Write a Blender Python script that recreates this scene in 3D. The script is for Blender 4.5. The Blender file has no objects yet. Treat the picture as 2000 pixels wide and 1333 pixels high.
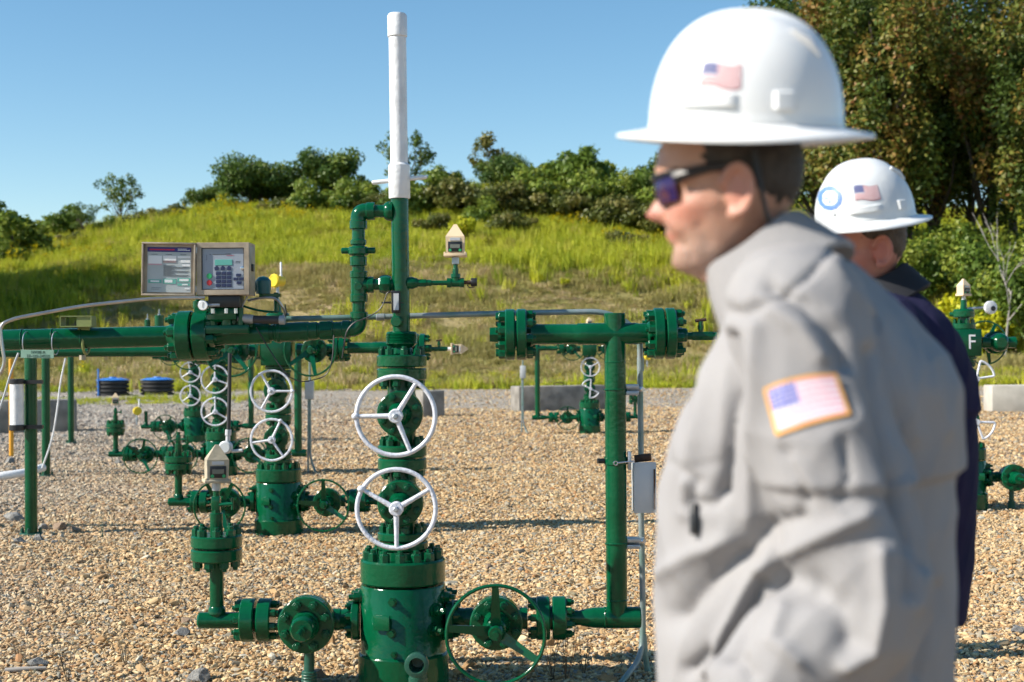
import bpy, bmesh, math, random
import numpy as np
from mathutils import Vector, Matrix, noise
from mathutils.bvhtree import BVHTree

# ------------------------------------------------------------------ camera
SC = bpy.context.scene
COL = SC.collection
F = 2778.0                       # focal length in photo pixels (2000 wide)
CAMZ = 1.40
PITCH = math.atan(23.5 / F)
ROLL = math.radians(0.4)
_f = Vector((0, math.cos(PITCH), math.sin(PITCH)))
_r = Vector((1, 0, 0)); _u = Vector((0, -math.sin(PITCH), math.cos(PITCH)))
CR = _r * math.cos(ROLL) - _u * math.sin(ROLL)
CU = _u * math.cos(ROLL) + _r * math.sin(ROLL)

def W(px, py, Y):
    """world point at distance Y along the ground that the photo shows at (px, py)"""
    d = _f + CR * ((px - 1000) / F) + CU * ((666.5 - py) / F)
    return Vector((0, 0, CAMZ)) + d * (Y / d.y)

cam_d = bpy.data.cameras.new('camera'); cam = bpy.data.objects.new('camera', cam_d); COL.objects.link(cam)
cam.matrix_world = Matrix((
    (CR.x, CU.x, -_f.x, 0), (CR.y, CU.y, -_f.y, 0), (CR.z, CU.z, -_f.z, CAMZ), (0, 0, 0, 1)))
cam_d.sensor_width = 36; cam_d.lens = 50; cam_d.clip_start = 0.05; cam_d.clip_end = 2000
cam_d.dof.use_dof = True; cam_d.dof.focus_distance = 6.9; cam_d.dof.aperture_fstop = 4.2
SC.camera = cam

# ------------------------------------------------------------------ light
SUN_DIR = Vector((-0.77, -0.21, 0.585)).normalized()      # towards the sun
world = bpy.data.worlds.new('World'); SC.world = world; world.use_nodes = True
nt = world.node_tree; bg = nt.nodes['Background']
sky = nt.nodes.new('ShaderNodeTexSky'); sky.sky_type = 'NISHITA'; sky.sun_disc = False
sky.sun_elevation = math.asin(SUN_DIR.z)
sky.sun_rotation = math.atan2(SUN_DIR.x, SUN_DIR.y)
sky.air_density = 1.0; sky.dust_density = 0.1; sky.ozone_density = 1.3; sky.altitude = 400
hs = nt.nodes.new('ShaderNodeHueSaturation'); hs.inputs['Saturation'].default_value = 1.22; hs.inputs['Hue'].default_value = .492
nt.links.new(sky.outputs[0], hs.inputs['Color']); nt.links.new(hs.outputs[0], bg.inputs[0]); bg.inputs[1].default_value = 0.094
sun_d = bpy.data.lights.new('sun', 'SUN'); sun_d.energy = 5.0; sun_d.angle = math.radians(0.53)
sun_d.color = (1.0, 0.93, 0.82)
sun = bpy.data.objects.new('sun', sun_d); COL.objects.link(sun); sun.location = (-20, -5, 15)
sun.rotation_euler = SUN_DIR.to_track_quat('Z', 'Y').to_euler()
SC.view_settings.view_transform = 'Standard'; SC.view_settings.look = 'None'
SC.view_settings.gamma = 1.0; SC.view_settings.use_curve_mapping = False
SC.view_settings.exposure = 0.72
SC.cycles.max_bounces = 6; SC.cycles.diffuse_bounces = 2; SC.cycles.glossy_bounces = 3
SC.cycles.transmission_bounces = 4; SC.cycles.transparent_max_bounces = 6
SC.cycles.use_denoising = True; SC.cycles.use_adaptive_sampling = True; SC.cycles.adaptive_threshold = 0.03

# ------------------------------------------------------------------ materials
def mat(name, c1, rough=.5, metal=0., c2=None, vs=6., bump=0., bs=60., coat=0., spec=.5, trans=0., alpha=1., detail=4., vsoft=(.35, .65)):
    m = bpy.data.materials.new(name); m.use_nodes = True
    t = m.node_tree; b = t.nodes['Principled BSDF']
    b.inputs['Roughness'].default_value = rough; b.inputs['Metallic'].default_value = metal
    b.inputs['Specular IOR Level'].default_value = spec
    b.inputs['Base Color'].default_value = (*c1, 1)
    if coat:
        b.inputs['Coat Weight'].default_value = coat; b.inputs['Coat Roughness'].default_value = .08
    if trans: b.inputs['Transmission Weight'].default_value = trans
    g = t.nodes.new('ShaderNodeTexCoord')
    if c2 is not None:
        n = t.nodes.new('ShaderNodeTexNoise'); n.inputs['Scale'].default_value = vs; n.inputs['Detail'].default_value = detail
        t.links.new(g.outputs['Object'], n.inputs['Vector'])
        r = t.nodes.new('ShaderNodeValToRGB'); r.color_ramp.elements[0].position = vsoft[0]; r.color_ramp.elements[1].position = vsoft[1]
        r.color_ramp.elements[0].color = (*c1, 1); r.color_ramp.elements[1].color = (*c2, 1)
        t.links.new(n.outputs[0], r.inputs[0]); t.links.new(r.outputs[0], b.inputs['Base Color'])
    if bump:
        n2 = t.nodes.new('ShaderNodeTexNoise'); n2.inputs['Scale'].default_value = bs; n2.inputs['Detail'].default_value = 3
        t.links.new(g.outputs['Object'], n2.inputs['Vector'])
        bp = t.nodes.new('ShaderNodeBump'); bp.inputs['Strength'].default_value = bump; bp.inputs['Distance'].default_value = .01
        t.links.new(n2.outputs[0], bp.inputs['Height']); t.links.new(bp.outputs[0], b.inputs['Normal'])
    return m

GREEN = mat('green_gloss_paint', (.0006, .058, .022), .16, 0, (.0014, .080, .032), 6, .2, 42, spec=.34)
GREEN_NEAR = GREEN
GREEN_OLD = mat('green_matt_paint', (.004, .07, .04), .42, 0, (.02, .085, .06), 14, .15, 70)
WHITE = mat('white_paint', (.74, .75, .76), .38, 0, (.60, .61, .62), 16, .3, 50, vsoft=(.45, .75))
WHEELW = mat('white_wheel_paint', (.64, .66, .72), .35, 0, (.46, .49, .55), 30, .35, 90, vsoft=(.5, .72))
STEEL = mat('galvanised_steel', (.33, .37, .41), .38, .65, (.44, .47, .5), 30, .1, 120)
CHROME = mat('bright_steel', (.55, .56, .58), .25, .9)
CONDUIT = mat('weathered_conduit', (.30, .33, .35), .45, .35, (.13, .23, .20), 7, .1, 80)
CONDUITG = mat('green_grey_conduit', (.03, .12, .09), .45, .1, (.22, .27, .27), 5, .1, 80)
STAIN = mat('stainless_tube', (.52, .49, .45), .3, .85, (.42, .40, .37), 12)
BLACK = mat('black_plastic', (.012, .013, .015), .4)
BLACKR = mat('black_rubber', (.02, .02, .022), .6, 0, (.035, .034, .033), 10)
RUST = mat('rusty_iron', (.11, .05, .025), .8, 0, (.04, .022, .015), 30, .4, 90)
BEIGE = mat('beige_plastic', (.72, .56, .36), .5, 0, (.66, .49, .31), 10)
BEIGEW = mat('weathered_beige_plastic', (.50, .43, .31), .6, 0, (.28, .25, .18), 14, .2, 40)
GREYBOX = mat('grey_enclosure', (.52, .54, .56), .45, 0, (.45, .48, .5), 8)
TANBOX = mat('tan_enclosure', (.42, .35, .26), .45, .1, (.27, .22, .165), 16, .1, 50)
PANEL = mat('panel_grey', (.27, .31, .37), .5)
SHEET = mat('label_sheet', (.42, .46, .47), .5, 0, (.38, .43, .43), 20)
LCD = mat('lcd_glass', (.10, .36, .31), .3)
NAVY = mat('key_navy', (.012, .022, .075), .5)
KEYBTNG = mat('button_green', (.02, .33, .12), .4)
KEYBTNR = mat('button_red', (.42, .02, .03), .4)
INKW = mat('ink_white', (.72, .74, .74), .6)
INKD = mat('ink_dark', (.08, .09, .11), .6)
INKP = mat('ink_pink', (.55, .33, .36), .6)
INKB = mat('ink_blue', (.03, .03, .17), .6)
INKR = mat('ink_red', (.45, .02, .06), .6)
INKT = mat('ink_teal', (.13, .40, .33), .6)
YELLOW = mat('yellow_paint', (.78, .60, .02), .4, 0, (.68, .50, .02), 20)
ORANGE = mat('orange_paint', (.72, .33, .02), .5)
CONC = mat('concrete', (.17, .155, .135), .9, 0, (.29, .27, .24), 3.5, .5, 30)
CONCL = mat('pale_concrete', (.40, .37, .32), .9, 0, (.50, .47, .41), 3, .5, 30)
BLUE = mat('blue_plastic', (.03, .16, .52), .45, 0, (.05, .22, .60), 3)
OLIVE = mat('olive_paint', (.16, .20, .06), .5, 0, (.20, .24, .08), 9)
SIGNG = mat('sign_plate', (.20, .36, .27), .5, 0, (.27, .42, .33), 10)
SIGNT = mat('sign_ink', (.02, .07, .05), .6)
ROCKM = mat('grey_rock', (.16, .16, .155), .9, 0, (.28, .27, .25), 8, .6, 25)
ROCKB = mat('brown_rock', (.20, .13, .085), .9, 0, (.30, .22, .15), 8, .6, 25)
BARK = mat('bark', (.06, .045, .035), .9, 0, (.11, .09, .07), 8, .6, 20)
PALEBARK = mat('pale_dead_wood', (.36, .33, .30), .8, 0, (.28, .26, .23), 6)
TWIG = mat('dry_twig', (.12, .085, .05), .9)
SKYW = WHITE

# ------------------------------------------------------------------ mesh builder
def basis(ax):
    a = Vector(ax).normalized()
    t = Vector((0, 0, 1)) if abs(a.z) < .9 else Vector((1, 0, 0))
    u = t.cross(a).normalized(); return a, u, a.cross(u)

class MB:
    def __init__(s): s.v = []; s.f = []; s.m = []
    def _add(s, vs, fs, mi=0):
        o = len(s.v); s.v += [tuple(p) for p in vs]
        for f in fs: s.f.append(tuple(i + o for i in f)); s.m.append(mi)
        return s
    def lathe(s, prof, o, ax=(0, 0, 1), seg=24, cap=(1, 1), mi=0):
        o = Vector(o); a, u, w = basis(ax); vs = []; fs = []; n = len(prof)
        cs = [(math.cos(2 * math.pi * k / seg), math.sin(2 * math.pi * k / seg)) for k in range(seg)]
        for t, r in prof:
            for c, d in cs: vs.append(o + a * t + u * (r * c) + w * (r * d))
        for i in range(n - 1):
            for k in range(seg):
                k2 = (k + 1) % seg
                fs.append((i * seg + k, i * seg + k2, (i + 1) * seg + k2, (i + 1) * seg + k))
        if cap[0]: fs.append(tuple(range(seg - 1, -1, -1)))
        if cap[1]: fs.append(tuple((n - 1) * seg + k for k in range(seg)))
        return s._add(vs, fs, mi)
    def cyl(s, p, q, r, seg=16, ch=0., mi=0):
        p = Vector(p); q = Vector(q); L = (q - p).length
        pr = [(0, r - ch), (ch, r), (L - ch, r), (L, r - ch)] if ch else [(0, r), (L, r)]
        return s.lathe(pr, p, q - p, seg, mi=mi)
    def flange(s, o, ax, R, th, seg=32, ch=.005, mi=0):
        return s.lathe([(0, R - ch), (ch, R), (th - ch, R), (th, R - ch)], o, ax, seg, mi=mi)
    def box(s, c, size, rot=None, ch=0., mi=0):
        c = Vector(c); x, y, z = (d / 2 for d in size); R = rot or Matrix.Identity(3)
        if not ch:
            vs = [c + R @ Vector((i * x, j * y, k * z)) for k in (-1, 1) for j in (-1, 1) for i in (-1, 1)]
            fs = [(0, 2, 3, 1), (4, 5, 7, 6), (0, 1, 5, 4), (2, 6, 7, 3), (0, 4, 6, 2), (1, 3, 7, 5)]
            return s._add(vs, fs, mi)
        b = bmesh.new(); bmesh.ops.create_cube(b, size=1)
        for v in b.verts: v.co = Vector((v.co.x * 2 * x, v.co.y * 2 * y, v.co.z * 2 * z))
        bmesh.ops.bevel(b, geom=b.edges[:], offset=ch, segments=2, affect='EDGES', profile=.5)
        b.verts.index_update()
        s._add([c + R @ v.co for v in b.verts], [[v.index for v in f.verts] for f in b.faces], mi); b.free(); return s
    def tube(s, pts, r, seg=10, cap=True, mi=0):
        pts = [Vector(p) for p in pts]; n = len(pts); rs = r if isinstance(r, (list, tuple)) else [r] * n
        vs = []; fs = []; pu = None
        for i, p in enumerate(pts):
            d = (pts[min(i + 1, n - 1)] - pts[max(i - 1, 0)])
            if d.length < 1e-9: d = Vector((0, 0, 1))
            d.normalize()
            if pu is None: _, u, w = basis(d)
            else:
                u = (pu - d * pu.dot(d))
                u = u.normalized() if u.length > 1e-6 else basis(d)[1]
                w = d.cross(u)
            pu = u
            for k in range(seg):
                a = 2 * math.pi * k / seg; vs.append(p + u * (rs[i] * math.cos(a)) + w * (rs[i] * math.sin(a)))
        for i in range(n - 1):
            for k in range(seg):
                k2 = (k + 1) % seg; fs.append((i * seg + k, i * seg + k2, (i + 1) * seg + k2, (i + 1) * seg + k))
        if cap: fs.append(tuple(range(seg - 1, -1, -1))); fs.append(tuple((n - 1) * seg + k for k in range(seg)))
        return s._add(vs, fs, mi)
    def torus(s, o, ax, R, r, seg=40, sec=10, a0=0., a1=2 * math.pi, mi=0, flat=1.):
        o = Vector(o); a, u, w = basis(ax); full = abs(a1 - a0 - 2 * math.pi) < 1e-6
        n = seg if full else seg + 1; vs = []; fs = []
        for i in range(n):
            t = a0 + (a1 - a0) * i / seg; d = u * math.cos(t) + w * math.sin(t)
            for k in range(sec):
                b = 2 * math.pi * k / sec; vs.append(o + d * (R + r * math.cos(b)) + a * (r * flat * math.sin(b)))
        for i in range(seg):
            i2 = (i + 1) % n
            for k in range(sec):
                k2 = (k + 1) % sec; fs.append((i * sec + k, i2 * sec + k, i2 * sec + k2, i * sec + k2))
        return s._add(vs, fs, mi)
    def ball(s, o, rx, ry=None, rz=None, seg=16, ring=10, mi=0, rot=None):
        ry = rx if ry is None else ry; rz = rx if rz is None else rz; o = Vector(o); R = rot or Matrix.Identity(3)
        vs = [o + R @ Vector((0, 0, -rz))]; fs = []
        for i in range(1, ring):
            t = math.pi * i / ring - math.pi / 2
            for k in range(seg):
                a = 2 * math.pi * k / seg
                vs.append(o + R @ Vector((rx * math.cos(t) * math.cos(a), ry * math.cos(t) * math.sin(a), rz * math.sin(t))))
        vs.append(o + R @ Vector((0, 0, rz))); top = len(vs) - 1
        for k in range(seg):
            k2 = (k + 1) % seg
            fs.append((0, 1 + k2, 1 + k)); fs.append((top, 1 + (ring - 2) * seg + k, 1 + (ring - 2) * seg + k2))
            for i in range(ring - 2):
                fs.append((1 + i * seg + k, 1 + i * seg + k2, 1 + (i + 1) * seg + k2, 1 + (i + 1) * seg + k))
        return s._add(vs, fs, mi)
    def prism(s, poly, o, xa, ya, th, mi=0):
        """polygon in plane (xa, ya) at o, extruded along xa x ya by th"""
        o = Vector(o); xa = Vector(xa); ya = Vector(ya); za = xa.cross(ya).normalized(); n = len(poly)
        vs = [o + xa * x + ya * y for x, y in poly] + [o + xa * x + ya * y + za * th for x, y in poly]
        fs = [tuple(range(n - 1, -1, -1)), tuple(range(n, 2 * n))] + [(k, (k + 1) % n, n + (k + 1) % n, n + k) for k in range(n)]
        return s._add(vs, fs, mi)
    def hexnuts(s, o, ax, R, n, r, h, ph=0., stud=True):
        o = Vector(o); a, u, w = basis(ax)
        for k in range(n):
            t = 2 * math.pi * (k + ph) / n; c = o + (u * math.cos(t) + w * math.sin(t)) * R
            s.lathe([(-.004, r), (h, r)], c, a, 6)
            if stud: s.lathe([(h - .001, r * .55), (h * 1.4, r * .5)], c, a, 6, cap=(0, 1))
        return s
    def mesh(s, name, mats, smooth=32):
        me = bpy.data.meshes.new(name); me.from_pydata(s.v, [], s.f); me.update()
        for m in (mats if isinstance(mats, (list, tuple)) else [mats]): me.materials.append(m)
        if any(s.m): me.polygons.foreach_set('material_index', s.m)
        if smooth:
            me.polygons.foreach_set('use_smooth', [True] * len(me.polygons)); me.set_sharp_from_angle(angle=math.radians(smooth))
        return me
    def build(s, name, mats, parent=None, smooth=32, loc=None):
        o = bpy.data.objects.new(name, s.mesh(name, mats, smooth)); COL.objects.link(o)
        if parent: o.parent = parent
        if loc is not None: o.location = loc
        return o

def bend(pts, rad, n=6):
    """polyline with rounded corners"""
    pts = [Vector(p) for p in pts]; out = [pts[0]]
    for i in range(1, len(pts) - 1):
        a, b, c = pts[i - 1], pts[i], pts[i + 1]
        r = min(rad, (a - b).length * .49, (c - b).length * .49)
        p = b + (a - b).normalized() * r; q = b + (c - b).normalized() * r
        for k in range(n + 1):
            t = k / n; out.append(p * (1 - t) ** 2 + b * 2 * t * (1 - t) + q * t * t)
    out.append(pts[-1]); return out

def tag(o, label=None, cat=None, group=None, kind=None):
    if label: o['label'] = label
    if cat: o['category'] = cat
    if group: o['group'] = group
    if kind: o['kind'] = kind
    return o
def empty(name, loc=(0, 0, 0), label=None, cat=None, group=None, rz=0.):
    o = bpy.data.objects.new(name, None); COL.objects.link(o); o.location = loc; o.rotation_euler = (0, 0, rz)
    o.empty_display_size = .1
    return tag(o, label, cat, group)

_nutme = {}
def nut_mesh(m):
    if m.name not in _nutme:
        b = MB(); b.lathe([(0, 1), (.86, 1), (1, .86)], (0, 0, 0), (0, 0, 1), 6)
        b.lathe([(.98, .56), (1.36, .56), (1.42, .46)], (0, 0, 0), (0, 0, 1), 8, cap=(0, 1))
        _nutme[m.name] = b.mesh('nut', m, 30)
    return _nutme[m.name]
def nuts(parent, o, ax, R, n, r, h, ph=0., m=None, only=None):
    """separate nut objects on a bolt circle"""
    o = Vector(o); a, u, w = basis(ax); q = a.to_track_quat('Z', 'Y')
    for k in range(n):
        t = 2 * math.pi * (k + ph) / n; c = o + (u * math.cos(t) + w * math.sin(t)) * R
        ob = bpy.data.objects.new('nut', nut_mesh(m or GREEN)); COL.objects.link(ob); ob.parent = parent
        ob.location = c; ob.scale = (r, r, h); ob.rotation_euler = q.to_euler()
        ob.rotation_euler.rotate_axis('Z', k * .7)
# ------------------------------------------------------------------ ground, hill
rng = np.random.default_rng(7)
RX = np.array([-260, -120, -41, -29, -23, -16.6, -10, 0, 12, 25, 60, 260.])
RZ = np.array([4, 7.0, 10.3, 11.9, 13.2, 13.5, 13.9, 14.2, 13.8, 13.0, 11, 7.])
def vnoise(x, y, s, seed=0):
    """cheap smooth noise from sines, vectorised"""
    x = np.asarray(x) / s; y = np.asarray(y) / s; k = seed * 1.7
    return (np.sin(x * 1.3 + 1.9 * np.sin(y * .9 + k) + k) + np.sin(y * 1.7 + 1.3 * np.sin(x * 1.1 - k) + 2.1 * k)
            + .6 * np.sin(2.9 * x + 2.3 * y + k) + .5 * np.sin(3.7 * y - 2.6 * x + 3 * k)) / 3.1
def hill(x, y):
    x = np.asarray(x, float); y = np.asarray(y, float)
    y0 = 57 + 2.5 * np.sin(x / 23.) + np.clip(x - 12, 0, 40) * -.25
    t = np.clip((y - y0) / (115 - y0), 0, 1.0)
    s = np.interp(t, [0, .04, .2, .42, .52, .75, 1.], [0, .012, .15, .44, .50, .74, 1.])
    z = np.interp(x, RX, RZ) * s
    b = np.clip((y - 118) / 120, 0, 2); z = z * np.clip(1 - .5 * b, .1, 1)
    w = np.clip((y - 60) / 12, 0, 1)
    return z + w * (.28 * vnoise(x, y, 6, 1) + .10 * vnoise(x, y, 2.1, 2)) + np.clip((y - 30) / 20, 0, 1) * .03 * vnoise(x, y, 4, 5)

def grid_mesh(name, xs, ys, zf):
    X, Y = np.meshgrid(xs, ys); Z = zf(X, Y); nx, ny = len(xs), len(ys)
    v = np.stack([X.ravel(), Y.ravel(), Z.ravel()], 1)
    i = np.arange(nx * ny).reshape(ny, nx)
    q = np.stack([i[:-1, :-1], i[:-1, 1:], i[1:, 1:], i[1:, :-1]], -1).reshape(-1, 4)
    me = bpy.data.meshes.new(name); me.vertices.add(len(v)); me.vertices.foreach_set('co', v.astype(np.float32).ravel())
    me.loops.add(q.size); me.loops.foreach_set('vertex_index', q.astype(np.int32).ravel())
    me.polygons.add(len(q)); me.polygons.foreach_set('loop_start', np.arange(0, q.size, 4, dtype=np.int32))
    me.update(calc_edges=True); me.polygons.foreach_set('use_smooth', [True] * len(q)); return me

def ground_material():
    m = bpy.data.materials.new('ground'); m.use_nodes = True; t = m.node_tree; N = t.nodes; L = t.links
    b = N['Principled BSDF']; b.inputs['Roughness'].default_value = .95; b.inputs['Specular IOR Level'].default_value = .15
    geo = N.new('ShaderNodeNewGeometry'); sep = N.new('ShaderNodeSeparateXYZ'); L.new(geo.outputs['Position'], sep.inputs[0])
    def noi(s, d=4, dist=0):
        n = N.new('ShaderNodeTexNoise'); n.inputs['Scale'].default_value = s; n.inputs['Detail'].default_value = d
        n.inputs['Distortion'].default_value = dist; L.new(geo.outputs['Position'], n.inputs['Vector']); return n.outputs[0]
    def ramp(src, st):
        r = N.new('ShaderNodeValToRGB'); e = r.color_ramp.elements
        while len(e) > 1: e.remove(e[-1])
        e[0].position, e[0].color = st[0][0], (*st[0][1], 1)
        for p, c in st[1:]: k = e.new(p); k.color = (*c, 1)
        L.new(src, r.inputs[0]); return r.outputs[0]
    def mix(f, a, c):
        x = N.new('ShaderNodeMix'); x.data_type = 'RGBA'; L.new(f, x.inputs[0]); L.new(a, x.inputs[6]); L.new(c, x.inputs[7]); return x.outputs[2]
    def math_(op, a, c, cl=False):
        x = N.new('ShaderNodeMath'); x.operation = op; x.use_clamp = cl
        for i, s in enumerate((a, c)):
            if hasattr(s, 'is_output'): L.new(s, x.inputs[i])
            else: x.inputs[i].default_value = s
        return x.outputs[0]
    # stones by voronoi cell colour, for what lies between and beyond the built stones
    vor = N.new('ShaderNodeTexVoronoi'); vor.inputs['Scale'].default_value = 26; L.new(geo.outputs['Position'], vor.inputs['Vector'])
    sx = N.new('ShaderNodeSeparateColor'); L.new(vor.outputs['Color'], sx.inputs[0])
    tan = ramp(sx.outputs[0], [(0, (.06, .047, .035)), (.25, (.26, .18, .115)), (.55, (.42, .285, .175)), (.8, (.50, .37, .25)), (.95, (.24, .235, .225))])
    grey = ramp(sx.outputs[1], [(0, (.10, .09, .075)), (.35, (.27, .24, .20)), (.8, (.42, .375, .315)), (1, (.54, .49, .42))])
    # grey stone road beyond the tan pad
    far = math_('MULTIPLY_ADD', sep.outputs[1], .12); far.node.inputs[2].default_value = -3.6
    nz = noi(.35, 5); far2 = math_('ADD', far, math_('MULTIPLY', math_('SUBTRACT', nz, .5), 3.0))
    c = mix(math_('MAXIMUM', math_('MINIMUM', far2, 1.), 0.), tan, grey)
    # left side of the pad is greyer too
    lx = math_('MULTIPLY_ADD', sep.outputs[0], -.32); lx.node.inputs[2].default_value = -1.2
    lf = math_('MULTIPLY', math_('MAXIMUM', math_('MINIMUM', math_('ADD', lx, math_('MULTIPLY', math_('SUBTRACT', noi(.5, 4), .5), 4.)), .75), 0.), 1.)
    c = mix(lf, c, grey)
    # soil and short growth on the hill
    gr = ramp(noi(.09, 6), [(.3, (0.280, 0.224, 0.098)), (.45, (0.238, 0.224, 0.075)), (.6, (0.350, 0.280, 0.135)), (.75, (0.476, 0.364, 0.240))])
    gf = math_('MULTIPLY_ADD', sep.outputs[1], .5); gf.node.inputs[2].default_value = -27.6
    gx = math_('MULTIPLY', math_('MAXIMUM', math_('SUBTRACT', math_('MULTIPLY', sep.outputs[0], .15), 1.2), 0.), 1.)
    gf2 = math_('ADD', math_('ADD', gf, gx), math_('MULTIPLY', math_('SUBTRACT', noi(.6, 5), .5), 5.))
    c = mix(math_('MAXIMUM', math_('MINIMUM', gf2, 1.), 0.), c, gr)
    L.new(c, b.inputs['Base Color'])
    bp = N.new('ShaderNodeBump'); bp.inputs['Strength'].default_value = .9; bp.inputs['Distance'].default_value = .03
    L.new(vor.outputs['Distance'], bp.inputs['Height']); bp.invert = True; L.new(bp.outputs[0], b.inputs['Normal'])
    return m

xs = np.concatenate([np.linspace(-420, -80, 30), np.arange(-78, 78, 1.3), np.linspace(80, 420, 30)])
ys = np.concatenate([np.linspace(-60, 40, 26), np.arange(41, 125, 1.2), np.linspace(127, 600, 50)])
gme = grid_mesh('ground', xs, ys, hill); gme.materials.append(ground_material())
ground = bpy.data.objects.new('ground', gme); COL.objects.link(ground); tag(ground, kind='structure')

def hit(px, py):
    """where the photo's (px, py) meets the ground"""
    for Yq in np.arange(40, 125, .25):
        p = W(px, py, Yq)
        if hill(p.x, Yq) >= p.z: return p.x, float(Yq)
    return W(px, py, 110).x, 110.
# ------------------------------------------------------------------ scatter helper (stuff only)
def proto_collection(name, meshes):
    c = bpy.data.collections.new(name)
    for i, me in enumerate(meshes):
        o = bpy.data.objects.new('%s_%02d' % (name, i), me); c.objects.link(o)
    return c
def scatter(name, pts, rot, scl, idx, coll, label, cat):
    me = bpy.data.meshes.new(name); n = len(pts); me.vertices.add(n); me.vertices.foreach_set('co', np.asarray(pts, np.float32).ravel())
    for nm, ty, data, key in (('rot', 'FLOAT_VECTOR', rot, 'vector'), ('scl', 'FLOAT_VECTOR', scl, 'vector'), ('idx', 'INT', idx, 'value')):
        a = me.attributes.new(nm, ty, 'POINT'); a.data.foreach_set(key, np.asarray(data, np.int32 if ty == 'INT' else np.float32).ravel())
    ob = bpy.data.objects.new(name, me); COL.objects.link(ob)
    g = bpy.data.node_groups.new(name, 'GeometryNodeTree')
    g.interface.new_socket('Geometry', in_out='INPUT', socket_type='NodeSocketGeometry'); g.interface.new_socket('Geometry', in_out='OUTPUT', socket_type='NodeSocketGeometry')
    N = g.nodes; L = g.links; gi = N.new('NodeGroupInput'); go = N.new('NodeGroupOutput'); ip = N.new('GeometryNodeInstanceOnPoints')
    ci = N.new('GeometryNodeCollectionInfo'); ci.inputs['Collection'].default_value = coll; ci.inputs['Separate Children'].default_value = True; ci.inputs['Reset Children'].default_value = True
    def na(nm, ty):
        a = N.new('GeometryNodeInputNamedAttribute'); a.data_type = ty; a.inputs['Name'].default_value = nm; return a.outputs['Attribute']
    L.new(gi.outputs[0], ip.inputs['Points']); L.new(ci.outputs[0], ip.inputs['Instance']); ip.inputs['Pick Instance'].default_value = True
    L.new(na('idx', 'INT'), ip.inputs['Instance Index']); L.new(na('rot', 'FLOAT_VECTOR'), ip.inputs['Rotation']); L.new(na('scl', 'FLOAT_VECTOR'), ip.inputs['Scale'])
    L.new(ip.outputs[0], go.inputs[0])
    md = ob.modifiers.new('scatter', 'NODES'); md.node_group = g
    return tag(ob, label, cat, kind='stuff')

def stone_mesh(seed, sub=1, flat=.55):
    r = random.Random(seed); b = bmesh.new(); bmesh.ops.create_icosphere(b, subdivisions=sub, radius=1)
    k = [(Vector((r.gauss(0, 1), r.gauss(0, 1), r.gauss(0, 1))).normalized(), r.uniform(.45, .8)) for _ in range(9)]
    for v in b.verts:
        for n, d in k:                       # chop with random planes: angular crushed stone
            e = v.co.dot(n) - d
            if e > 0: v.co -= n * e
        v.co.z *= flat; v.co.y *= .8
    me = bpy.data.meshes.new('stone'); b.to_mesh(me); b.free(); return me

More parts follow.
